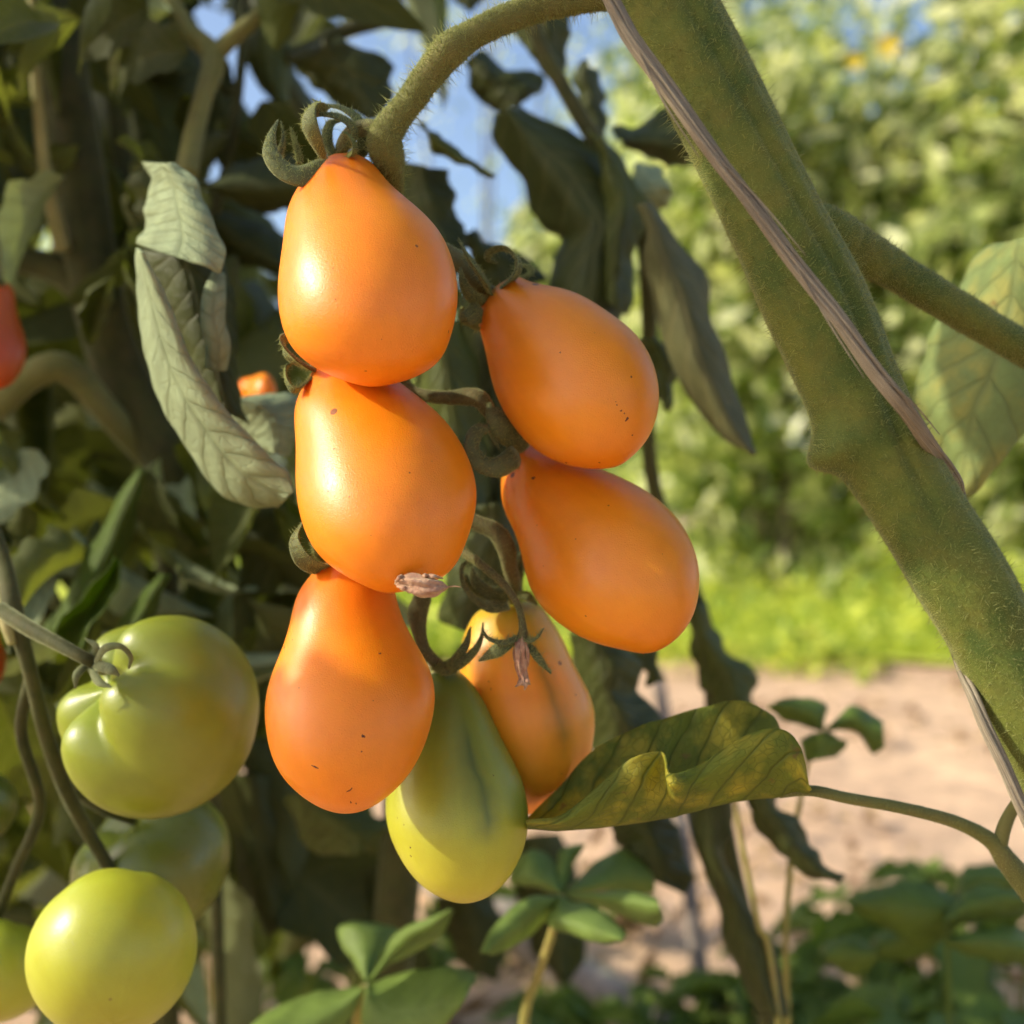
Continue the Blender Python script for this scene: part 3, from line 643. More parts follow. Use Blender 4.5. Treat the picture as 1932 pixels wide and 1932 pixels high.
sepals(t4, [
    ([(926, 556, .284), (905, 522, .276), (880, 484, .272), (864, 447, .274)], [34, 34, 24, 3], (-0.5, -1, 0.3)),
    ([(940, 545, .283), (968, 520, .278), (975, 492, .277), (955, 472, .278), (928, 476, .28), (922, 490, .282), (938, 496, .284)], [26, 30, 28, 26, 20, 12, 4], (0.2, -0.7, 0.7)),
    ([(970, 527, .288), (1000, 516, .288), (998, 503, .29), (982, 500, .292)], [16, 14, 10, 3], (0, -0.5, 1)),
    ([(918, 572, .283), (890, 560, .279), (873, 532, .278), (868, 505, .28)], [26, 22, 14, 3], (-0.6, -0.8, 0)),
    ([(908, 582, .281), (884, 598, .278), (868, 600, .28), (872, 580, .284)], [34, 28, 20, 6], (-0.3, -0.8, -0.4)),
    ([(905, 598, .281), (890, 612, .281), (905, 622, .283)], [16, 18, 8], (-0.3, -1, 0)),
])
ped(t4, [(738, 430, .283), (800, 455, .29), (848, 478, .287), (876, 502, .284), (900, 535, .284), (932, 556, .288)], [12, 12, 15, 17, 13, 14], 1200)
t5 = fruit('largest orange pear tomato, lower of the two on the right', (985, 836), (1262, 1214),
    [(958, 862), (942, 898), (941, 925), (950, 958), (966, 998), (980, 1042), (994, 1092), (1014, 1132), (1044, 1168), (1084, 1198), (1135, 1220), (1190, 1231)],
    [(1040, 846), (1090, 864), (1130, 882), (1164, 895), (1207, 918), (1257, 955), (1294, 1002), (1314, 1048), (1321, 1092), (1316, 1135), (1299, 1175)], .296, .268, 'orange_skin_dull', 6.7)
sepals(t5, [
    ([(996, 842, .288), (960, 816, .281), (935, 788, .279), (922, 760, .281)], [36, 46, 34, 8], (-0.2, -1, 0.1)),
    ([(978, 858, .284), (945, 880, .277), (908, 872, .275), (891, 840, .275), (902, 812, .277), (922, 808, .279), (934, 830, .281), (948, 855, .283)], [40, 36, 32, 28, 25, 18, 12, 3], (-0.2, -0.9, -0.3)),
    ([(985, 838, .289), (962, 800, .283), (940, 770, .283)], [20, 16, 4], (0.4, -1, 0.4)),
])
ped(t5, [(750, 715, .291), (785, 742, .289), (840, 750, .286), (885, 749, .284), (908, 756, .283), (930, 785, .285), (990, 842, .297)], [12, 12, 13, 17, 17, 13, 14], 1600)
t6 = fruit('orange-yellow pear tomato with a dark seam, hanging behind the others', (965, 1136), (1004, 1534),
    [(938, 1140), (908, 1150), (887, 1166), (877, 1186), (870, 1216), (867, 1262), (868, 1310), (880, 1380), (905, 1450), (945, 1505)],
    [(1014, 1139), (1045, 1172), (1067, 1212), (1083, 1249), (1106, 1291), (1119, 1330), (1123, 1374), (1116, 1427), (1098, 1467), (1072, 1500), (1040, 1523)], .309, .303, 'turning_skin', 5.5)
sepals(t6, [
    ([(957, 1138, .300), (916, 1138, .291), (882, 1110, .288), (873, 1076, .289), (885, 1056, .292)], [24, 34, 27, 18, 5], (-0.2, -0.9, 0.4)),
    ([(960, 1124, .301), (926, 1117, .296), (898, 1094, .294), (890, 1070, .295)], [26, 28, 22, 5], (-0.1, -1, 0.3)),
    ([(968, 1122, .300), (996, 1124, .296), (1014, 1140, .298)], [12, 18, 5], (0.2, -1, 0.5)),
    ([(976, 1118, .301), (980, 1076, .300), (983, 1042, .302)], [16, 14, 3], (0.2, -1, 0)),
    ([(945, 1130, .302), (915, 1124, .298), (885, 1100, .298), (878, 1080, .30)], [16, 18, 14, 3], (-0.1, -1, 0.3)),
])
ped(t6, [(870, 975, .292), (900, 987, .291), (935, 1003, .290), (954, 1032, .291), (962, 1070, .294), (970, 1105, .299), (966, 1140, .308)], [14, 15, 17, 18, 15, 14, 16], 2200)
t7 = fruit('unripe green pear tomato hanging lowest, yellow towards its tip', (840, 1263), (872, 1700),
    [(808, 1278), (780, 1318), (756, 1370), (739, 1430), (730, 1480), (727, 1525), (733, 1570), (747, 1606), (768, 1637), (800, 1668), (840, 1692)],
    [(867, 1269), (891, 1286), (914, 1322), (937, 1369), (960, 1416), (982, 1460), (994, 1510), (997, 1548), (992, 1587), (979, 1625), (958, 1657), (930, 1683)], .291, .277, 'green_skin', 3.4)
sepals(t7, [
    ([(826, 1258, .288), (850, 1252, .283), (876, 1220, .281), (888, 1182, .283)], [12, 16, 15, 3], (-0.5, -1, -0.2)),
    ([(836, 1262, .286), (866, 1254, .281), (896, 1226, .279), (909, 1198, .280), (911, 1174, .282)], [12, 16, 13, 7, 2], (-0.5, -1, -0.2)),
    ([(814, 1255, .288), (840, 1264, .284), (862, 1263, .285)], [13, 18, 10], (0, -1, 0.2)),
])
ped(t7, [(830, 1050, .295), (806, 1100, .291), (797, 1130, .289), (788, 1160, .288), (792, 1198, .287), (803, 1230, .287), (830, 1258, .289), (840, 1268, .293)], [11, 12, 17, 19, 13, 12, 12, 14], 1500)

from mathutils.bvhtree import BVHTree
t = NT('scab'); t.done(t.n('BsdfPrincipled', Base_Color=t.mix(t.noise(900, 3, t.obj()), (0.16, 0.055, 0.018), (0.05, 0.02, 0.01)), Roughness=0.8))
def scars(e, pts):
    fo = [c for c in e.children if c.name.startswith('flesh')][0].data
    bv_ = BVHTree.FromPolygons([v.co for v in fo.vertices], [p.vertices[:] for p in fo.polygons])
    for x, y, r, el in pts:
        o = Vector((0, 0, H)); hit = bv_.ray_cast(o, (P(x, y, 1) - o).normalized())
        if hit[0] is None: continue
        loc, nr = hit[0], hit[1]
        if nr.y > 0: nr = -nr
        R3 = PX(r, loc.y); t1_ = nr.orthogonal().normalized(); t2_ = nr.cross(t1_); a0 = (x * 7 + y) % 6
        ca_, sa_ = math.cos(a0), math.sin(a0); V = [loc + nr * R3 * 0.25]; F = []
        for k in range(10):
            th = k * math.pi / 5; rr = R3 * (0.75 + 0.5 * noise.noise(Vector((math.cos(th) * 2, math.sin(th) * 2, x))))
            u_, v_ = math.cos(th) * rr * el, math.sin(th) * rr
            V.append(loc + t1_ * (u_ * ca_ - v_ * sa_) + t2_ * (u_ * sa_ + v_ * ca_) - nr * R3 * 0.12); F.append((0, 1 + k, 1 + (k + 1) % 10))
        link('scar', mesh('scar', V, F), M['scab'], e)
scars(t1, [(628, 506, 2.6, 1), (633, 565, 2.4, 1), (690, 700, 2.5, 2.4), (600, 560, 1.6, 1), (720, 640, 1.7, 1)])
scars(t2, [(630, 847, 3, 1), (773, 892, 3, 1), (619, 927, 3, 1.3), (659, 937, 2, 1.5), (815, 870, 2, 1), (700, 1010, 1.8, 1)])
scars(t3, [(536, 1222, 4, 1.4), (552, 1207, 3, 1), (717, 1233, 3.5, 1.8), (686, 1389, 4.5, 1.5), (682, 1418, 3, 1), (595, 1447, 3, 4), (660, 1491, 3, 3), (662, 1514, 3, 2.6), (672, 1516, 2.5, 2), (564, 1298, 2.4, 1), (704, 1322, 2, 1)])
scars(t4, [(1057, 665, 3.2, 1), (1191, 711, 4.2, 1), (1182, 792, 3.8, 2), (1172, 775, 3, 1.6), (1164, 764, 2.6, 1), (1178, 780, 2.4, 1.4), (1193, 821, 3, 1), (1068, 873, 4.5, 1.2), (1131, 873, 3, 1.6), (1035, 872, 2.6, 1), (1162, 758, 2, 1)])
scars(t5, [(1006, 902, 6.5, 1.1), (1148, 954, 3.6, 1), (1086, 1017, 2.2, 1), (1105, 1162, 2.6, 1.5), (1013, 991, 2.2, 1), (1025, 1068, 2, 1), (1250, 1045, 1.8, 1)])
scars(t6, [(1086, 1311, 2.6, 1), (922, 1286, 2.4, 1), (926, 1300, 2.6, 1), (1060, 1460, 2, 1)])
scars(t7, [(931, 1463, 3, 1), (762, 1556, 2.4, 1), (774, 1599, 3.4, 1.4), (775, 1615, 3, 1.6), (750, 1543, 2.2, 1)])

# dried blossom stuck on the tip of the middle fruit
def crumple(k): return lambda th, v: 1 + 0.22 * math.sin(5 * th + 6 * v + k) + 0.12 * math.sin(11 * th - 9 * v + k)
df = empty('dried_blossom', P(755, 1097, .240), 'shrivelled pinkish brown blossom stuck to the tip of the middle fruit', 'blossom')
link('petals', tube_mesh('petals', [(750, 1096, .240), (770, 1100, .238), (800, 1107, .237), (825, 1108, .237), (845, 1108, .238)], [7, 15, 18, 13, 2], n=40, seg=40, mod=crumple(0.5)), M['dry_flower'], df)
for k, (a, b) in enumerate([((760, 1086), (744, 1102)), ((800, 1088), (838, 1092)), ((775, 1116), (748, 1107)), ((795, 1090), (812, 1086))]):
    link('petal_shred', tube_mesh('petal_shred', [(*a, .238), ((a[0] + b[0]) / 2, (a[1] + b[1]) / 2 - 3, .236), (*b, .239)], [5, 4, 1], n=10, seg=8, flat=0.3), M['dry_flower'], df)
link('style', tube_mesh('style', [(840, 1108, .238), (858, 1106, .237), (870, 1108, .237)], [1.6, 1.2, 1.0], n=10, seg=6), M['dry_flower'], df)

# withered flower on a thin stalk in front of the turning fruit
wf = empty('withered_flower', P(875, 1042, .288), 'withered flower with thin green sepals dangling before the orange-yellow fruit', 'flower')
ped(wf, [(866, 1030, .290), (878, 1043, .287), (914, 1070, .282), (955, 1108, .276), (978, 1145, .272), (986, 1180, .270), (987, 1203, .270)], [9, 8.5, 7.5, 7, 6.5, 7, 12], 1800)
sepals(wf, [
    ([(980, 1200, .270), (950, 1210, .266), (922, 1203, .266), (911, 1188, .268)], [12, 16, 10, 3], (0, -0.6, 0.8)),
    ([(978, 1205, .270), (938, 1226, .268), (903, 1247, .270)], [8, 24, 3], (0, -1, 0.4)),
    ([(990, 1203, .270), (1008, 1205, .266), (1026, 1184, .268)], [12, 18, 3], (0, -0.6, 0.8)),
    ([(994, 1207, .270), (1014, 1238, .268), (1040, 1271, .270)], [8, 15, 3], (0.3, -1, 0.2)),
], fz=300)
link('petals', tube_mesh('petals', [(984, 1203, .270), (982, 1225, .269), (983, 1250, .269), (987, 1275, .269), (988, 1292, .269)], [9, 12, 11, 8, 11], n=50, seg=40, mod=crumple(2.0)), M['dry_flower'], wf)
for k, (a, b) in enumerate([((988, 1280), (972, 1296)), ((988, 1282), (990, 1302)), ((988, 1280), (999, 1290)), ((978, 1210), (975, 1262)), ((990, 1210), (996, 1258))]):
    link('petal_shred', tube_mesh('petal_shred', [(*a, .2685), ((a[0] + b[0]) / 2 + 3, (a[1] + b[1]) / 2, .2675), (*b, .2685)], [4, 4, 1.2], n=12, seg=8, flat=0.35), M['dry_flower'], wf)

# ------------------------------------------------------------------ the plant at left: stems, green fruit, curled leaves
lv = empty('tomato_vine', P(700, 2100, .42), 'shaded brownish green tomato stem with curled grey-green leaves at left', 'vine')
tube('main_stem', [(60, -300, 0.488), (98, -60, 0.488), (122, 150, 0.488), (160, 380, 0.488), (180, 540, 0.488), (228, 700, 0.500), (318, 850, 0.500), (420, 960, 0.512), (540, 1045, 0.512), (680, 1140, 0.525), (760, 1400, 0.537), (740, 1800, 0.537), (700, 2100, 0.537), (690, 3400, 0.537)], [44, 45, 46, 45, 48, 48, 48, 46, 42, 40, 40, 40, 40, 40], 'shaded_old_stem', lv, n=120, seg=28, mod=tr_mod)
tube('side_stem', [(-40, 485, 0.488), (40, 492, 0.488), (110, 510, 0.488), (180, 560, 0.488)], [24, 25, 30, 36], 'shaded_old_stem', lv)
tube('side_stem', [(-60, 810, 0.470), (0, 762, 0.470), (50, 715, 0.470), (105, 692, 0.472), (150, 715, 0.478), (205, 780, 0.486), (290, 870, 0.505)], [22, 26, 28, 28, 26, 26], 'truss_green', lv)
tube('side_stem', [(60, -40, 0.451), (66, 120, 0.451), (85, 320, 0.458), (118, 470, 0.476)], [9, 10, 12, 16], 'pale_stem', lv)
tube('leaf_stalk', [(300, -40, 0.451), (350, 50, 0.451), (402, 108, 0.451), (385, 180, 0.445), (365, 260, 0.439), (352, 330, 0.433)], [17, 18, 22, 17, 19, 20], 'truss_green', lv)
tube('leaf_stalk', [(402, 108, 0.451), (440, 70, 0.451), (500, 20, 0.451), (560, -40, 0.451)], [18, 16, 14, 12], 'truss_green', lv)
tube('leaf_stalk', [(530, 112, 0.512), (590, 88, 0.512), (660, 55, 0.512), (760, 30, 0.512)], [14, 14, 15, 15], 'shaded_old_stem', lv)
tube('leaf_stalk', [(470, 20, 0.549), (500, 110, 0.549), (560, 200, 0.549), (600, 260, 0.549)], [22, 24, 18, 10], 'shaded_old_stem', lv)
# curled grey-green leaf: upper fold and long rolled lower lobe
CL = leaf_lr('leaf', [(278, 306), (281, 340), (280, 372), (274, 412), (258, 460)], [(330, 308), (366, 343), (388, 390), (406, 432), (426, 478), (417, 515), (360, 498), (300, 470)][:6], .318, 'leaf_sage', lv, tilt=-0.012, bow=0.010, dx=-0.012, puff=0.0004, ruffle=0.0014, veins=6, nu=30, nv=44, margin=0.0003)
CLl = [(262, 468), (262, 515), (268, 580), (273, 642), (290, 716), (316, 775), (350, 836), (384, 892), (420, 930), (468, 956), (525, 958)]
CLr = [(268, 476), (292, 522), (318, 580), (345, 640), (368, 688), (402, 744), (450, 802), (500, 856), (550, 893), (558, 905), (556, 925)]
rows = []
L_, R_ = arc_resample(CLl, 14), arc_resample(CLr, 14)
for i in range(14):
    f = i / 13; dm = .298 + 0.006 * f
    row = []
    for u in (-1, -.75, -.4, 0, .4, .75, 1):
        q = L_[i] * (1 - u) / 2 + R_[i] * (1 + u) / 2
        row.append((q[0], q[1], dm + (0.011 * (1 - .35 * f)) * (1 - math.sqrt(max(0, 1 - (u * .97) ** 2))) - 0.009 * u))
    rows.append(row)
solid(link('leaf', sheet_mesh('leaf', rows, 36, 110, 0.0004, veins=10, slant=1.3, seed=12, ruffle=0.0012), M['leaf_sage'], lv), 0.0005)
# the rolled side of the same leaf
me = tube_mesh('leaf', [(412, 520, .318), (404, 560, .313), (402, 610, .311), (411, 650, .312), (408, 696, .314)], [14, 22, 23, 24, 20], n=40, seg=20)
link('leaf', me, M['leaf_sage'], lv)
leaf_lr('leaf', [(270, 470), (300, 560), (350, 660), (390, 760)], [(420, 500), (440, 560), (450, 680), (470, 800)], .330, 'leaf_dark', lv, bow=0.01)  # dark sheet standing in for the curl's shaded inside
leaf_lr('leaf', [(440, 758), (434, 780), (450, 812), (500, 852)], [(460, 752), (535, 742), (572, 780), (545, 862)], .345, 'leaf_sage', lv, bow=0.012)
# green leaf blades lower left, painted brighter as if lit from behind
leaf_lr('leaf', [(262, 880), (205, 960), (150, 1080), (78, 1190)], [(275, 890), (255, 985), (205, 1100), (140, 1200)], .40, 'leaf_lit', lv, bow=0.012)
leaf_lr('leaf', [(215, 1050), (170, 1110), (110, 1180), (95, 1215)], [(235, 1060), (215, 1120), (180, 1180), (150, 1235)], .385, 'leaf_lit', lv, bow=-0.012)
leaf_lr('leaf', [(300, 1080), (265, 1130), (225, 1190), (205, 1230)], [(320, 1085), (300, 1140), (270, 1200), (240, 1240)], .39, 'leaf_lit', lv, bow=0.012)

def green_fruit(label, x, y, r, d, axis, mat, **k):
    c = P(x, y, d); R3 = PX(r, d)
    e = empty('green_tomato', c, label, 'tomato', 'round green tomatoes at lower left')
    link('flesh', globe_mesh('flesh', c, R3, axis, **k), M[mat], e); return e, c, R3
g1, c1, r1 = green_fruit('large ribbed green tomato, upper of the round ones at left, streaked with sun', 305, 1350, 190, .315, (-0.66, -0.50, 0.48), 'shaded_green_skin', lobes=5, lobe=0.16, dimple=0.30, squash=0.92, seed=0.9)
sepals(g1, [
    ([(178, 1252, .288), (195, 1225, .278), (225, 1220, .275), (246, 1240, .277), (243, 1262, .281)], [12, 14, 12, 9, 4]),
    ([(175, 1255, .288), (205, 1262, .277), (225, 1275, .276)], [16, 18, 5]),
    ([(170, 1258, .289), (185, 1285, .282), (210, 1296, .280)], [14, 14, 4]),
    ([(165, 1250, .29), (145, 1272, .285), (142, 1300, .285)], [14, 14, 3]),
    ([(170, 1248, .29), (180, 1222, .287), (160, 1205, .29)], [14, 14, 3]),
], fz=0)
ped(g1, [(0, 1150, .31), (50, 1182, .30), (110, 1215, .292), (165, 1245, .288), (195, 1262, .297)], [14, 15, 13, 12, 13], 0, mat='shaded_old_stem')
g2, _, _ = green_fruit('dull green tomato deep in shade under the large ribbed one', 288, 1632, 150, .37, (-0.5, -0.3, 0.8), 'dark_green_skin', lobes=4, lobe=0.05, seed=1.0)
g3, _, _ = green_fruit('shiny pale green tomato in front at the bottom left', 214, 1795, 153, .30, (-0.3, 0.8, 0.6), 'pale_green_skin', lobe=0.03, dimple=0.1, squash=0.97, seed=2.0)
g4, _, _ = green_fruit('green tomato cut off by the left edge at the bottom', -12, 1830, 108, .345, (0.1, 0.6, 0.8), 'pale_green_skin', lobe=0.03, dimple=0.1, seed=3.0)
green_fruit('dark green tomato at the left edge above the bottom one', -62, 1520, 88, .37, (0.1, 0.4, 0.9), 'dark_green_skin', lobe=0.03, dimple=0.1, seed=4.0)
gt = empty('fruit_truss', P(20, 1140, .32), 'branching green stalk carrying the round green tomatoes at left', 'stalk')
tube('stalk', [(-30, 960, .34), (5, 1060, .33), (25, 1150, .32), (55, 1260, .32), (85, 1380, .325), (120, 1480, .33), (160, 1560, .34), (210, 1650, .345), (214, 1720, .33)], [15, 16, 18, 14, 14, 14, 13, 12, 11], 'shaded_old_stem', gt, n=60)
tube('stalk', [(60, 1270, .322), (40, 1380, .33), (75, 1520, .34), (30, 1640, .35), (-10, 1740, .355)], [12, 11, 11, 10, 10], 'shaded_old_stem', gt)
tube('stalk', [(-5, 1120, .325), (10, 1170, .318), (22, 1215, .316)], [8, 12, 8], 'pale_stem', gt)
tube('stalk', [(120, 1480, .33), (200, 1530, .36), (290, 1560, .37)], [10, 9, 9], 'shaded_old_stem', gt)
def small_pear(label, A, B, wd, d, mat):
    ax = np.array(B, float) - np.array(A, float); n2 = np.array((-ax[1], ax[0])); n2 /= np.linalg.norm(n2)
    if n2[0] < 0: n2 = -n2
    pr = [(0.1, .5), (0.25, .6), (0.45, .85), (0.62, 1), (0.8, .85), (0.92, .55)]
    A_ = np.array(A, float)
    le = [tuple(A_ + ax * t - n2 * wd * q) for t, q in pr]; ri = [tuple(A_ + ax * t + n2 * wd * q) for t, q in pr]
    e = fruit(label, A, B, le, ri, d + 0.006, d - 0.006, mat, 2.0, group='pear tomatoes seen blurred behind', nring=30, seg=32)
    return e
rp = small_pear('blurred red pear tomato at the left edge', (0, 530), (-12, 735), 58, .40, 'red_skin')
ped(rp, [(-40, 470, .41), (-20, 500, .405), (0, 535, .40)], [8, 8, 9], 0, mat='shaded_old_stem')
rq = small_pear('blurred brownish orange pear tomato at the left edge beside the green truss stalk', (-30, 1140), (-34, 1310), 44, .40, 'red_skin')
ped(rq, [(-40, 1040, .41), (-34, 1100, .405), (-30, 1145, .40)], [8, 8, 9], 0, mat='shaded_old_stem')
sp_ = small_pear('small blurred orange pear tomato peeking between the curled leaves', (450, 728), (520, 742), 34, .42, 'orange_skin')
ped(sp_, [(440, 640, .45), (438, 690, .435), (450, 728, .425)], [7, 7, 8], 0, mat='shaded_old_stem')

# ------------------------------------------------------------------ dark leaves hanging behind the cluster
hv = empty('tomato_vine', P(1240, 4600, .52), 'dark shaded tomato leaves hanging behind the orange cluster', 'vine')
tube('main_stem', [(960, -120, .44), (1010, 60, .44), (1060, 160, .44), (1120, 260, .44), (1180, 350, .44), (1215, 420, .44), (1225, 600, .46), (1230, 900, .48), (1330, 1180, .50), (1350, 1420, .5), (1375, 1600, .5), (1420, 1800, .5), (1450, 2000, .5), (1450, 3200, .5)], [13, 14, 15, 17, 18, 17, 14, 14, 16, 16, 16, 16, 16], 'shaded_old_stem', hv, n=80)
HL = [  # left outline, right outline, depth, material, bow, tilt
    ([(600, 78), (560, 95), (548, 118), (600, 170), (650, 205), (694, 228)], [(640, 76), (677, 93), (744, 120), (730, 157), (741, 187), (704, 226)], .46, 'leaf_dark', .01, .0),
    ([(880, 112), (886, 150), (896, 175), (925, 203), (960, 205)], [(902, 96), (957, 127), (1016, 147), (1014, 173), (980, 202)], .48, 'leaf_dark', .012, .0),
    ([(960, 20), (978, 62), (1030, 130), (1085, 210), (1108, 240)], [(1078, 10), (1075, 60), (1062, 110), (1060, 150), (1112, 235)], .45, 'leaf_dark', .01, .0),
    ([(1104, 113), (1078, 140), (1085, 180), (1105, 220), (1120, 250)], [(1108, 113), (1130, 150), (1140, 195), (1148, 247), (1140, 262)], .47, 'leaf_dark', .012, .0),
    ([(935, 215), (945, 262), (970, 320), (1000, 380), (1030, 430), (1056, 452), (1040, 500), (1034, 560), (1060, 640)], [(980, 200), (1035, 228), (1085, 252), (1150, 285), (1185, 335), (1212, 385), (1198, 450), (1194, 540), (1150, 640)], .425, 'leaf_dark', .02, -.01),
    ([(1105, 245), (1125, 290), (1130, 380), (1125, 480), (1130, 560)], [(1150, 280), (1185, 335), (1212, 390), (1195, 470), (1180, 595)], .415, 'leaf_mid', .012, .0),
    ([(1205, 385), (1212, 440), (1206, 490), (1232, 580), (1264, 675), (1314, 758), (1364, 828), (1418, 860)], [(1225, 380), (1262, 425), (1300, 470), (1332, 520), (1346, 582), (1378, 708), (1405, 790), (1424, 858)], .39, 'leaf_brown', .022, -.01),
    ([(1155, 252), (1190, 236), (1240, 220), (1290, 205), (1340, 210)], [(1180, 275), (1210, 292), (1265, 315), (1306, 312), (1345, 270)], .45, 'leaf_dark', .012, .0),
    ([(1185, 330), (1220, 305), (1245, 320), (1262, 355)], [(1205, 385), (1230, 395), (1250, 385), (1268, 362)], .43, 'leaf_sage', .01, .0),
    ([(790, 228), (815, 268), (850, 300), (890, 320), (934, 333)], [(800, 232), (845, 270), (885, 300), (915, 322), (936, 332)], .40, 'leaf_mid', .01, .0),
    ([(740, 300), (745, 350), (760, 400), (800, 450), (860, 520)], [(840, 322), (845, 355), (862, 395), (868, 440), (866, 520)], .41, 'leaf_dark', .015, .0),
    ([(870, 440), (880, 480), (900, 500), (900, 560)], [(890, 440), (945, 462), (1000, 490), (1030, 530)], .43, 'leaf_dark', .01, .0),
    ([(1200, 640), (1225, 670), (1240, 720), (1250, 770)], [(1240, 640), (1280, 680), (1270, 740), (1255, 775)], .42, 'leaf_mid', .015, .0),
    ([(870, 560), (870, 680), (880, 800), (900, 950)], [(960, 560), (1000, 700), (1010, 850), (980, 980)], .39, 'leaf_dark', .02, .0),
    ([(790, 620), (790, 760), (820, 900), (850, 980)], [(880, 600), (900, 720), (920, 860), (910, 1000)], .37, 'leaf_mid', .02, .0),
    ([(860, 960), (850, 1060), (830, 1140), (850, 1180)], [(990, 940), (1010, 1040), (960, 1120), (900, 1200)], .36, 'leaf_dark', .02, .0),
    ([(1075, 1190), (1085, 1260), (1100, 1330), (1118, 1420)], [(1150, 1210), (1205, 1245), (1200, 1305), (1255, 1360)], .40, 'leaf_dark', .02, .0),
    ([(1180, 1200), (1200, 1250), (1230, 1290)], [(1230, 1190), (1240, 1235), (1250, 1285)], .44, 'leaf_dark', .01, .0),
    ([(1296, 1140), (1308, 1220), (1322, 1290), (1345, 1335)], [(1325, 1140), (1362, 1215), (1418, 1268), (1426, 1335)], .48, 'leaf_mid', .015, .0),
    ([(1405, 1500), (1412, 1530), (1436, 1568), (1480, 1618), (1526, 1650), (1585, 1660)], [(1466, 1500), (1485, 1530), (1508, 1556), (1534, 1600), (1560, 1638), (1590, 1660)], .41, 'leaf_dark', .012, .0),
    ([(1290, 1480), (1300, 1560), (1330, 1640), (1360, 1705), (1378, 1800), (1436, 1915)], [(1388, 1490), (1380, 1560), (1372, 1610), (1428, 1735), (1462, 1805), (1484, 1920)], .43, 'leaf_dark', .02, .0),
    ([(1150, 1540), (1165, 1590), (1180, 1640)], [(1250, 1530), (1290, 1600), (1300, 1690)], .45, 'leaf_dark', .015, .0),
    ([(425, 1450), (432, 1580), (455, 1680), (500, 1760)], [(520, 1470), (545, 1580), (545, 1690), (515, 1765)], .56, 'leaf_dark', .02, .0),  # dark leaves from here on added to shade the ground below
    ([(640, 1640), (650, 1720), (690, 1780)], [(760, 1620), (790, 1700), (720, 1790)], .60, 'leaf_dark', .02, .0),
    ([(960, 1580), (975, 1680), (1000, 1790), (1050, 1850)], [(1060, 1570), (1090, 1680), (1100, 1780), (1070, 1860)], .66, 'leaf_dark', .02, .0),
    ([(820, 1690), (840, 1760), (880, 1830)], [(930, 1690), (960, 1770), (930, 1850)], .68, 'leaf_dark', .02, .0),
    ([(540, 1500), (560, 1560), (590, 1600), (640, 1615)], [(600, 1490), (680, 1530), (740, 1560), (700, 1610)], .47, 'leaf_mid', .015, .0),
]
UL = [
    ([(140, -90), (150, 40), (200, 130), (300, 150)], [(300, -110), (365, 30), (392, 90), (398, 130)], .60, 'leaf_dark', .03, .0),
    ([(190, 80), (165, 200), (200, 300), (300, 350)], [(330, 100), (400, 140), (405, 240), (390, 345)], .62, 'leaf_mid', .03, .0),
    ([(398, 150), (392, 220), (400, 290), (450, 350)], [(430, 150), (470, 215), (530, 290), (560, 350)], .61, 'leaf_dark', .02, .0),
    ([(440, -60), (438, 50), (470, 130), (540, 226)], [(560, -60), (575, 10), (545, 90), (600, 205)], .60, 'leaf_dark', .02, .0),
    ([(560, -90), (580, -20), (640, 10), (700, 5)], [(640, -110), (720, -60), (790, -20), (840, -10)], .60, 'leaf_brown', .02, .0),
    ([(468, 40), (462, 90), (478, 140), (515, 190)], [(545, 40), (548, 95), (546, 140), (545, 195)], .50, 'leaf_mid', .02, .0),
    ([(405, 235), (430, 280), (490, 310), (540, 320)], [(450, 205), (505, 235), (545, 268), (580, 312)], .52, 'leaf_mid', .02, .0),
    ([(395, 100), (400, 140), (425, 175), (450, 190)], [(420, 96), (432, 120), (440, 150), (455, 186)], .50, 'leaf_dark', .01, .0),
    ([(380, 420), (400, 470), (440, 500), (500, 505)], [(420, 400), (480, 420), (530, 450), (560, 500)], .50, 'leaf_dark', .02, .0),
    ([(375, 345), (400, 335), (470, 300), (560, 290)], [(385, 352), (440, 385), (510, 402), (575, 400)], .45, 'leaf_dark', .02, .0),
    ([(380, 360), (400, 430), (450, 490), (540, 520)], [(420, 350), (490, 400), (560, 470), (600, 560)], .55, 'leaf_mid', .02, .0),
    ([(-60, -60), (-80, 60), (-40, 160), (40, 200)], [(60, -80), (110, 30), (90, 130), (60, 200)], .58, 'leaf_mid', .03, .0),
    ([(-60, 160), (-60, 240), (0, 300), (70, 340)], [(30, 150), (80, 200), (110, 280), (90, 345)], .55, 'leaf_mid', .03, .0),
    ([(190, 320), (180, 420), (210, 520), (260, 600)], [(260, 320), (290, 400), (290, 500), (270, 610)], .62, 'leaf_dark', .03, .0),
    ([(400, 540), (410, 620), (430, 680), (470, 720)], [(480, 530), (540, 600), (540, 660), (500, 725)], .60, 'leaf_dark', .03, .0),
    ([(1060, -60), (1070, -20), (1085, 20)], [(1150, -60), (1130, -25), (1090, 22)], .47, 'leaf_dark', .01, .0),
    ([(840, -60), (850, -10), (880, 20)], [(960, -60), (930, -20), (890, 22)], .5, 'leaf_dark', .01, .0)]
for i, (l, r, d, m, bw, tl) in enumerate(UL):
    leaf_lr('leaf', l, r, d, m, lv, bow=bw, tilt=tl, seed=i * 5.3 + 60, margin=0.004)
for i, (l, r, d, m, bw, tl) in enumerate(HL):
    leaf_lr('leaf', l, r, d, m, hv, bow=bw, tilt=tl, seed=i * 3.7, margin=0.0028, ruffle=0.003, nv=44, nu=20)

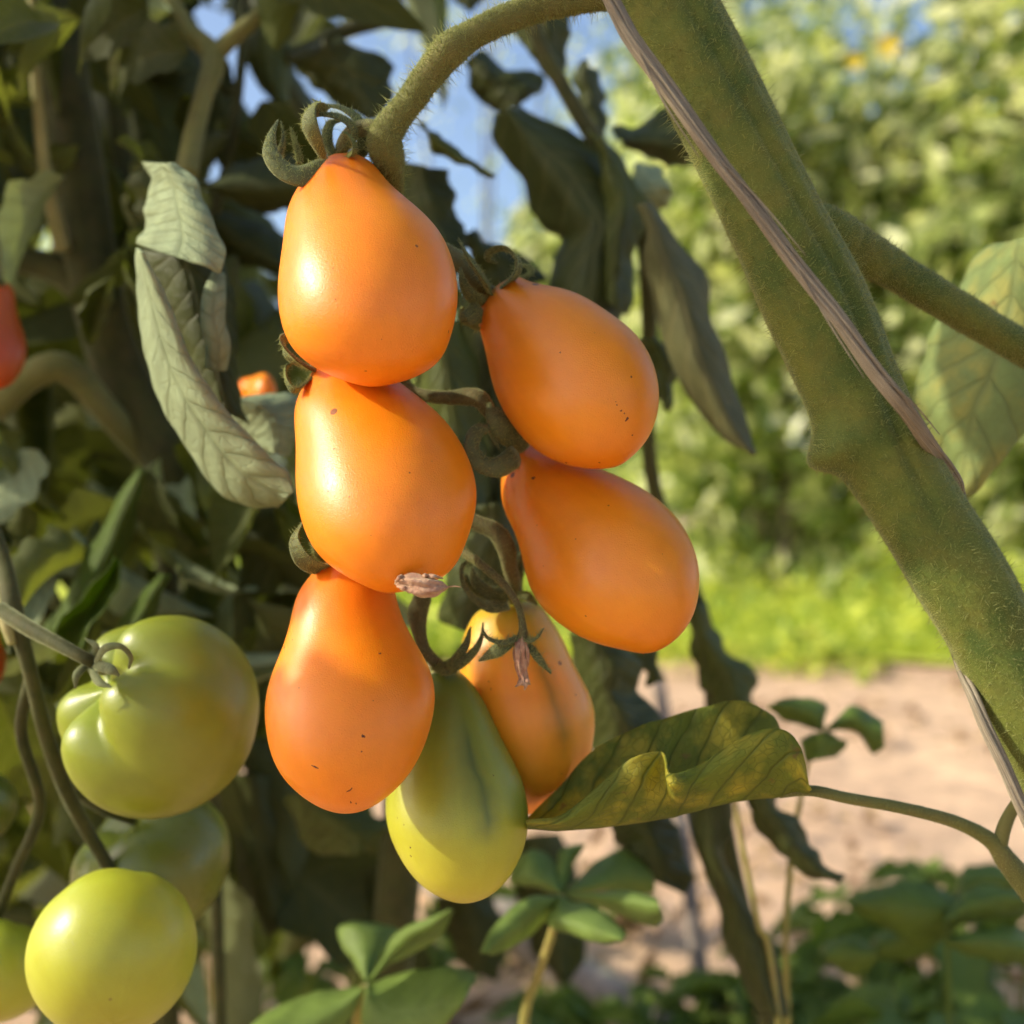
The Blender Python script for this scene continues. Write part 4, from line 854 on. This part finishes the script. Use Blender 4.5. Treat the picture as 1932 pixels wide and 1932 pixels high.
# ------------------------------------------------------------------ leaflets scattered through the plants
def leaflet_mesh(seed, L=1.0, W=0.27, fold=0.5, droop=0.35, lobes=4):
    rs = random.Random(seed); nu, nv = 9, 16; V, UV, F = [], [], []
    ph = rs.random() * 6
    for i in range(nv):
        v = i / (nv - 1)
        wd = W * (math.sin(math.pi * min(1, v ** 0.75)) ** 0.8 if 0 < v < 1 else 0.02) * (1 + 0.22 * math.sin(v * lobes * 6.28 + ph) * (1 - v)) + 0.004
        for j in range(nu):
            u = j / (nu - 1) * 2 - 1; au = abs(u)
            f = (v * 7 - au * 1.6) % 1
            x = u * wd * math.cos(fold * au); z = wd * au * math.sin(fold * au + 0.15) - droop * v * v + 0.012 * (abs(f - .5) * 2) + 0.05 * W * math.sin(v * 9 + u * 2 + ph) * au * 3
            V.append((x, v * L * (1 - 0.12 * droop * v), z)); UV.append((j / (nu - 1), v))
    for i in range(nv - 1):
        for j in range(nu - 1):
            a = i * nu + j; F.append((a, a + 1, a + nu + 1, a + nu))
    return mesh('leaf', V, F, UV)
LEAF = {}
for m in ('leaf_dark', 'leaf_mid', 'leaf_weed', 'leaf_clover', 'leaf_sage'):
    LEAF[m] = []
    for k in range(5):
        me = leaflet_mesh(k * 7 + 1, fold=(0.5, -0.6, 1.0, 0.2, 1.3)[k], droop=(0.35, 0.6, 0.2, 0.8, 0.5)[k], W=(0.27, 0.24, 0.3, 0.22, 0.28)[k])
        me.materials.append(M[m]); LEAF[m].append(me)
def put_leaf(m, loc, dirv, up, size, parent, k=None):
    me = LEAF[m][k if k is not None else random.randrange(5)]
    o = bpy.data.objects.new('leaf', me); C.objects.link(o)
    y = Vector(dirv).normalized(); z = Vector(up); z = (z - y * z.dot(y)).normalized(); x = y.cross(z)
    mt = Matrix((x, y, z)).transposed().to_4x4() @ Matrix.Scale(size, 4); mt.translation = loc
    if parent: o.parent = parent; o.matrix_parent_inverse = Matrix.Translation(-parent.location)
    o.matrix_basis = mt
    return o
def proj(p): return (966 + p.x / p.y / KT * 966, 966 - (p.z - H) / p.y / KT * 966)
GAPS = [(400, 70, 34), (440, 125, 26), (480, 215, 26), (520, 180, 20), (600, 160, 36), (640, 180, 30), (690, 60, 24), (665, 215, 30), (745, 95, 34), (770, 40, 26), (790, 130, 30), (820, 190, 40), (860, 240, 45), (900, 300, 40), (930, 370, 45), (960, 430, 40), (1000, 440, 30), (930, 60, 30), (980, 130, 25), (1030, 190, 30), (1110, 60, 40), (1170, 110, 40), (1200, 190, 30), (1060, 100, 10), (885, 380, 40), (900, 250, 40), (240, 243, 10), (410, 400, 14), (460, 470, 14), (550, 470, 12)]
rnd = random.Random(11)
bv = empty('tomato_vine', P(150, 4400, .62), 'dark tangle of tomato foliage in the shade at upper left', 'vine')
tube('main_stem', [(150, -700, .62), (200, 0, .6), (300, 900, .6), (330, 1600, .62), (250, 3000, .62)], [18, 20, 22, 24, 24], 'shaded_old_stem', bv, n=50)
cnt = 0
for it in range(1500):
    x = rnd.uniform(-250, 760); y = rnd.uniform(-260, 1750); d = rnd.uniform(.52, 1.0)
    if x > 600 and y > 500: continue
    sz = rnd.uniform(.075, .14)
    c = P(x, y, d); rr = sz * 0.5 / d / KT * 966
    if c.z < 0.06: continue
    dirv = Vector((rnd.gauss(0, 1), rnd.gauss(0, .6), rnd.gauss(-.9, .6))).normalized(); up = Vector((rnd.gauss(0, .7), rnd.gauss(-.5, .7), rnd.gauss(.6, .5)))
    m = c + dirv * sz * 0.5; pj = proj(m)
    if any(math.hypot(pj[0] - gx_, pj[1] - gy_) < rr * 0.6 + gr * 0.8 for gx_, gy_, gr in GAPS): continue
    put_leaf(rnd.choice(('leaf_dark', 'leaf_dark', 'leaf_dark', 'leaf_mid', 'leaf_mid', 'leaf_mid', 'leaf_sage')), c, dirv, up, sz, bv); cnt += 1  # pale sage leaves mixed in stand for sunlit spots
    if cnt > 250: break
nv_ = empty('tomato_vine', P(420, 3600, .47), 'nearer tangle of small green tomato leaves around the far left stem', 'vine')
tube('main_stem', [(480, -300, .50), (440, 250, .50), (330, 700, .51), (390, 1300, .50), (420, 2200, .48), (420, 3600, .47)], [9, 10, 11, 12, 12, 12], 'shaded_old_stem', nv_, n=50)
cnt = 0
for it in range(2500):
    x = rnd.uniform(-120, 560); y = rnd.uniform(-120, 1320); d = rnd.uniform(.41, .50); sz = rnd.uniform(.035, .070)
    c = P(x, y, d); rr = sz * 0.5 / d / KT * 966
    dirv = Vector((rnd.gauss(0, 1), rnd.gauss(0, .5), rnd.gauss(-.9, .6))).normalized(); up = Vector((rnd.gauss(-.2, .8), rnd.gauss(-.6, .6), rnd.gauss(.5, .6)))
    pj = proj(c + dirv * sz * 0.5)
    if any(math.hypot(pj[0] - gx_, pj[1] - gy_) < rr * 0.75 + gr * 0.8 for gx_, gy_, gr in GAPS + [(480, 735, 45), (20, 640, 60), (50, 740, 60), (120, 200, 50), (140, 450, 30), (250, 740, 30)]): continue
    put_leaf(rnd.choice(('leaf_dark', 'leaf_dark', 'leaf_mid', 'leaf_mid', 'leaf_sage')), c, dirv, up, sz, nv_); cnt += 1
    if cnt > 120: break
# unseen plant left of frame, leaves placed to block sun (gaps let it through)
sv = empty('tomato_vine', (-0.62, 0.45, 0), 'unseen leafy tomato plant left of the picture, leaves placed to shade the rest', 'vine')
link('main_stem', tube_mesh('main_stem', [(-.62, .45, 0), (-.6, .43, .4), (-.63, .40, .8), (-.58, .42, 1.15)], [.012, .011, .009, .005], n=24, seg=10, world=True, nhint=(1, 0, 0)), M['shaded_old_stem'], sv)
CLEAR = [P(*q) for q in [(560, 420, .25), (560, 520, .245), (570, 620, .25), (620, 400, .245), (640, 520, .24), (600, 330, .255), (700, 480, .245), (720, 400, .25), (580, 300, .255), (520, 300, .26), (680, 600, .24), (650, 440, .242), (620, 570, .24), (740, 560, .242), (680, 340, .255), (700, 450, .24), (720, 425, .242), (690, 415, .242), (740, 470, .242), (760, 440, .245), (780, 500, .245),
    (575, 740, .262), (590, 800, .255), (585, 870, .25), (640, 780, .25), (640, 860, .242), (600, 920, .25), (545, 670, .262),
    (590, 1100, .262), (600, 1130, .26), (575, 1150, .258), (640, 1120, .258), (570, 1030, .263),
    (150, 1370, .29), (250, 1178, .30), (130, 1720, .28), (160, 1780, .272), (120, 1850, .28), (220, 1690, .285), (90, 1780, .29),
    (735, 1540, .275), (745, 1590, .275), (760, 1620, .275), (300, 600, .30), (320, 720, .30), (290, 540, .30), (370, 830, .30), (430, 880, .30), (330, 400, .31), (360, 440, .31), (310, 360, .31),
    (880, 70, .25), (800, 160, .255), (1110, 1740, .41), (1150, 1760, .41), (800, 1890, .41), (760, 1920, .41), (1200, 1720, .415), (820, 1750, .42), (850, 1860, .41), (50, 720, .38), (30, 760, .38)]]
SHADE = [(x, y, .27) for x in (960, 1040, 1120, 1200, 1240) for y in (560, 640, 720, 800, 860)] + [(x, y, .275) for x in (1000, 1090, 1180, 1270, 1310) for y in (900, 980, 1060, 1140, 1200)]
SHADE += [(x + o, y, .243) for x, y in ((1224, 0), (1290, 90), (1341, 170), (1400, 290), (1464, 421), (1510, 510), (1550, 595), (1600, 690), (1629, 785), (1690, 894), (1735, 970), (1783, 1043), (1830, 1120)) for o in (-70, 0, 70)]
SHADE += [(1650, 490, .265), (1750, 550, .27), (1850, 610, .275), (1800, 700, .32), (1850, 800, .32), (1000, 1200, .29), (1080, 1300, .29), (1080, 1420, .29), (960, 1380, .29), (900, 1400, .28), (950, 1560, .27), (900, 1640, .27), (830, 1500, .27)]
SHADE += [(x, y, .27) for x in (1130, 1200, 1340, 1420, 1480) for y in (1380, 1440, 1500)]
SHADE += [(x, y, .285) for x in (1090, 1150, 1180, 1200) for y in (570, 600, 630)] + [(x, y, .27) for x in (1140, 1170, 1200, 1220) for y in (1000, 1040, 1090, 1130)]
SHADE += [(220, 1300, .275), (280, 1260, .28), (330, 1250, .285)] + [(x, y, .29) for x in (300, 380, 450) for y in (1300, 1380, 1460)] + [(200, 1480, .29), (280, 1520, .29), (330, 1650, .35), (380, 1600, .35), (280, 1620, .35), (560, 1290, .25), (600, 1380, .245), (560, 1430, .25), (660, 1300, .24), (640, 1450, .245), (540, 1350, .25), (720, 1400, .245), (600, 1000, .25), (660, 1030, .245), (720, 1050, .25)]
SHADE += [(x, y, .49) for x, y in ((100, 0), (120, 150), (160, 380), (180, 540), (230, 700), (320, 850), (420, 960), (540, 1045))] + [(x, y, .43) for x, y in ((1000, 300), (1060, 360), (1120, 430), (1150, 520), (1180, 600), (1000, 420), (1250, 480), (1290, 600), (1340, 720), (1390, 820), (640, 140), (950, 150))]
SHADE += [(x, y, .5) for x in (60, 300, 450) for y in (100, 300, 550, 800, 1000)] + [(1000, 30, .255), (950, 1740, .41), (1150, 1640, .42), (670, 1780, .42)]
rs = random.Random(5); cnt = 0
def shade_leaf(c, dirv, sz):
    m = c + dirv * sz * .5
    if abs(m.x) < KT * max(m.y, .05) * 1.12 + sz * .5 and m.y > -0.05 and m.z < H + KT * max(m.y, .05) + sz: return False
    for q in CLEAR:
        v = m - q; s = v.dot(LDIR)
        if s > 0 and (v - LDIR * s).length < sz * .43 + 0.003: return False
    up = LDIR + Vector((rs.gauss(0, .35), rs.gauss(0, .35), rs.gauss(.1, .3)))
    put_leaf(rs.choice(('leaf_dark', 'leaf_mid')), c, dirv, up, sz, sv); return True
for q in SHADE:
    for tr_ in range(14):
        s_ = rs.uniform(.32, .85); sz = rs.uniform(.05, .10) if tr_ < 9 else rs.uniform(.03, .05)
        dirv = Vector((rs.gauss(0, 1), rs.gauss(0, 1), rs.gauss(-.4, .8))); dirv = (dirv - LDIR * dirv.dot(LDIR) * .8).normalized()
        c = P(*q) + LDIR * s_ - dirv * sz * .5
        if shade_leaf(c, dirv, sz): cnt += 1; break
print('targeted', cnt, len(SHADE))
for it in range(3000):
    c = Vector((rs.uniform(-1.05, -.30), rs.uniform(.0, 1.0), rs.uniform(.25, 1.2))); sz = rs.uniform(.06, .10)
    if cnt >= 300: break
    if shade_leaf(c, Vector((rs.gauss(0, 1), rs.gauss(0, 1), rs.gauss(-.5, .5))).normalized(), sz): cnt += 1
print('shade leaves', cnt)

# ------------------------------------------------------------------ clovers, weeds and sticks by the ground
def poly_leaf(parent, left, right, d, mat, bow=0.008, tilt=0.0, dx=0.0, **k):
    return leaf_lr('leaflet', left, right, d, mat, parent, bow=bow, tilt=tilt, dx=dx, puff=0.0001, ruffle=0.0008, margin=0.0003, **k)
ca = empty('clover', P(930, 3600, 0.425), 'three-leaved green clover right below the green fruit, two lobes lit', 'clover', 'clovers under the tomato cluster')
tube('stalk', [(1060, 1690, 0.415), (1040, 1765, 0.415), (1014, 1845, 0.417), (988, 1935, 0.419), (960, 2300, 0.425), (930, 3600, 0.425)], [6, 8, 9, 10, 10, 10], 'weed_stem', ca)
poly_leaf(ca, [(1058, 1686), (1010, 1675), (962, 1660), (978, 1620), (1000, 1604)], [(1060, 1684), (1062, 1660), (1050, 1630), (1030, 1610), (1006, 1602)], 0.421, 'leaf_clover', tilt=0.023)
poly_leaf(ca, [(1061, 1684), (1052, 1650), (1055, 1610), (1080, 1596), (1100, 1592)], [(1064, 1684), (1075, 1650), (1088, 1620), (1100, 1604), (1104, 1596)], 0.427, 'leaf_clover', tilt=0.015, bow=.004)
poly_leaf(ca, [(1064, 1684), (1095, 1655), (1130, 1622), (1165, 1603), (1200, 1605), (1225, 1632)], [(1066, 1686), (1110, 1684), (1160, 1682), (1205, 1684), (1236, 1684), (1236, 1655)], 0.425, 'leaf_clover', tilt=0.027, dx=-.006)
poly_leaf(ca, [(1066, 1687), (1110, 1684), (1170, 1681), (1215, 1685), (1240, 1696)], [(1068, 1690), (1120, 1708), (1175, 1728), (1235, 1749), (1252, 1738)], 0.417, 'leaf_clover', tilt=-.032, dx=.002)
poly_leaf(ca, [(1062, 1692), (1082, 1700), (1120, 1706), (1158, 1736), (1183, 1764)], [(1058, 1692), (1030, 1742), (1090, 1766), (1140, 1777), (1170, 1778)], 0.407, 'leaf_clover', tilt=-.036, dx=-.004)
poly_leaf(ca, [(1056, 1690), (1003, 1692), (957, 1720), (922, 1764), (905, 1797)], [(1060, 1692), (1052, 1715), (1028, 1740), (988, 1774), (930, 1801)], 0.407, 'leaf_clover', tilt=-0.023, dx=.004)
cb = empty('clover', P(690, 3300, 0.430), 'larger three-leaved clover at the bottom edge, its right lobe brightly lit', 'clover', 'clovers under the tomato cluster')
tube('stalk', [(690, 1862, 0.415), (680, 1905, 0.417), (672, 1990, 0.420), (668, 2400, 0.428), (690, 3300, 0.430)], [9, 11, 11, 11, 11], 'weed_stem', cb)
poly_leaf(cb, [(690, 1856), (665, 1815), (642, 1775), (638, 1750), (662, 1738)], [(694, 1855), (715, 1825), (745, 1790), (752, 1757), (712, 1741)], 0.420, 'leaf_clover', tilt=0.023, dx=.003)
poly_leaf(cb, [(696, 1853), (725, 1800), (752, 1758), (795, 1736), (845, 1714)], [(698, 1855), (745, 1815), (795, 1790), (835, 1760), (857, 1718)], 0.420, 'leaf_clover', tilt=-.018, dx=.004)
poly_leaf(cb, [(697, 1858), (735, 1842), (790, 1828), (850, 1824), (900, 1838)], [(692, 1862), (684, 1930), (700, 1990), (790, 1985), (868, 1900)], 0.408, 'leaf_clover', tilt=-.034, dx=-.008)
poly_leaf(cb, [(686, 1862), (640, 1864), (590, 1874), (527, 1897), (472, 1935)], [(688, 1866), (660, 1920), (620, 1960), (560, 1990), (490, 1975)], 0.410, 'leaf_clover', tilt=-0.015, dx=-.006)
cc = empty('clover', P(1540, 3000, .47), 'small dark clover standing before the bare sand at right', 'clover', 'clovers under the tomato cluster')
tube('stalk', [(1552, 1378, .46), (1530, 1420, .46), (1512, 1500, .46), (1490, 1650, .462), (1486, 1932, .465), (1540, 3000, .47)], [4, 4.5, 5, 6, 6, 7], 'weed_stem', cc)
poly_leaf(cc, [(1553, 1377), (1535, 1376), (1488, 1361), (1446, 1336)], [(1554, 1374), (1557, 1330), (1520, 1316), (1470, 1320)], .455, 'leaf_weed')
poly_leaf(cc, [(1556, 1374), (1580, 1352), (1606, 1332), (1640, 1345), (1666, 1362)], [(1558, 1378), (1600, 1376), (1630, 1394), (1646, 1424), (1668, 1410)], .455, 'leaf_weed')
poly_leaf(cc, [(1552, 1379), (1530, 1388), (1510, 1400), (1522, 1438)], [(1556, 1380), (1580, 1392), (1597, 1404), (1572, 1427)], .45, 'leaf_weed')
bw_ = empty('weed', P(1800, 2900, .56), 'broad green weed leaves overlapping at the lower right', 'weed', 'weeds on the ground below the vine')
tube('stalk', [(1780, 1730, .55), (1790, 1900, .555), (1800, 2900, .56)], [4, 5, 6], 'leaf_weed', bw_)
for l, r, d in [([(1855, 1715), (1760, 1672), (1685, 1664), (1600, 1702)], [(1850, 1730), (1740, 1775), (1660, 1745), (1602, 1708)], .55),
                ([(1790, 1745), (1720, 1740), (1660, 1760), (1640, 1800)], [(1790, 1760), (1740, 1800), (1690, 1810), (1644, 1806)], .57),
                ([(1780, 1730), (1820, 1680), (1880, 1668), (1960, 1690)], [(1785, 1745), (1850, 1740), (1910, 1730), (1962, 1700)], .54),
                ([(1800, 1690), (1820, 1640), (1880, 1632), (1950, 1660)], [(1810, 1700), (1850, 1690), (1900, 1685), (1950, 1670)], .60),
                ([(1790, 1770), (1850, 1750), (1910, 1750), (1970, 1790)], [(1790, 1785), (1850, 1810), (1910, 1820), (1968, 1800)], .53),
                ([(1650, 1790), (1600, 1762), (1560, 1785), (1552, 1800)], [(1660, 1810), (1630, 1836), (1590, 1838), (1556, 1808)], .56)]:
    leaf_lr('leaf', l, r, d, 'leaf_weed', bw_, bow=.012, tilt=.01, margin=.002)
ws = empty('dry_stalk', P(1600, 3300, .44), 'thin straw coloured weed stalk beside the dark hanging leaf', 'stalk')
link('stalk', tube_mesh('stalk', [(1385, 1500, .43), (1398, 1580, .43), (1430, 1740, .432), (1470, 1940, .435), (1600, 3300, .44)], [4, 5, 5.5, 6, 6], n=40, seg=10), M['weed_stem'], ws)

def weed(x, y, n, hgt, size, label, mat='leaf_weed', seed=0):
    r = random.Random(seed); e = empty('weed', (x, y, 0), label, 'weed', 'weeds on the ground below the vine')
    for k in range(n):
        a = r.random() * 6.28; h = hgt * (0.4 + 0.6 * r.random()); rr = hgt * 0.35 * r.random()
        top = Vector((x + math.cos(a) * rr, y + math.sin(a) * rr, h))
        link('stalk', tube_mesh('stalk', [(x, y, 0), (x + math.cos(a) * rr * .3, y + math.sin(a) * rr * .3, h * .5), tuple(top)], [.0016, .0013, .001], n=8, seg=6, world=True, nhint=(1, 0, 0)), M['weed_stem'], e)
        for j in range(3):
            b = a + (j - 1) * 1.5 + r.uniform(-.3, .3)
            put_leaf(mat, top, Vector((math.cos(b), math.sin(b), r.uniform(-.2, .35))), Vector((0, 0, 1)), size * r.uniform(.8, 1.2), e)
    return e
def gp(x, d): return (x - 966) / 966 * KT * d
for i, (px, d, n, hg, sz, lab) in enumerate([
    (1790, .66, 7, .15, .075, 'broad-leaved dark green weed at the bottom right corner'),
    (1640, .70, 6, .10, .06, 'leafy green weed left of the broad-leaved one at bottom right'),
    (1900, .82, 6, .17, .07, 'green weed at the right edge in front of the sand'),
    (1560, .86, 5, .08, .05, 'low weed on shaded soil right of the dry stalk'),
    (1250, .95, 4, .05, .035, 'tiny weed on the soil beside the grey stick'),
    (1130, .90, 4, .05, .035, 'tiny weed at the bottom edge left of the grey stick end'),
    (620, .80, 7, .13, .05, 'green weed in shade behind the larger clover'),
    (520, .72, 6, .10, .045, 'green weed between the shiny green tomato and the larger clover'),
    (770, 1.0, 6, .11, .05, 'weed growing behind the green pear fruit'),
    (400, 1.0, 7, .2, .06, 'weed in deep shade behind the round green tomatoes'),
    (1420, 1.0, 4, .07, .04, 'small weed in front of the sand behind the dark hanging leaf'),
    (1720, .78, 9, .12, .055, 'bushy green weed behind the broad leaves at bottom right'),
    (1850, .62, 7, .10, .05, 'weed at the very bottom of the right corner'),
    (1500, .74, 7, .09, .045, 'leafy weed at the bottom edge between the two dry stalks and the right corner'),
    (1330, .80, 6, .07, .04, 'low leafy weed at the bottom edge right of the smaller clover stalk'),
    (1180, 1.15, 6, .10, .04, 'weed growing beside the upright brown stick'),
    (900, 1.1, 7, .09, .04, 'weed in the shade between the two clovers'),
    (1620, .92, 10, .13, .06, 'tall leafy weed before the sand left of the right corner'),
    (1760, .95, 10, .16, .055, 'leafy weed behind the broad-leaved one at right'),
    (1400, .88, 9, .08, .05, 'spreading weed at the bottom under the dark hanging leaf'),
    (1240, .84, 8, .06, .045, 'creeping weed at the bottom edge over the grey stick'),
    (1040, .88, 8, .07, .04, 'creeping weed at the bottom edge between the two clovers'),
    (560, .95, 9, .14, .05, 'shaded weed right of the shiny green tomato')]):
    weed(gp(px, d), d, n, hg, sz, lab, seed=i * 5 + 2)
st = tag(link('stick', tube_mesh('stick', [(gp(700, 1.45), 1.45, .02), (gp(870, 1.25), 1.25, .022), (gp(1010, 1.1), 1.1, .02), (gp(1170, .97), .97, .02), (gp(1300, .88), .88, .02)], [.02, .022, .021, .02, .018], n=40, seg=14, world=True, nhint=(0, 0, 1), mod=tr_mod), M['stick_wood']), 'weathered grey stick lying on the ground below the clovers', 'stick')
st2 = tag(link('stick', tube_mesh('stick', [(gp(1240, 1.05), 1.05, .3), (gp(1290, 1.0), 1.0, .15), (gp(1340, .95), .95, -.01)], [.006, .007, .008], n=20, seg=12, world=True, nhint=(0, 1, 0), mod=tr_mod), M['stick_wood']), 'thin brown stick standing up from the soil behind the clover', 'stick')
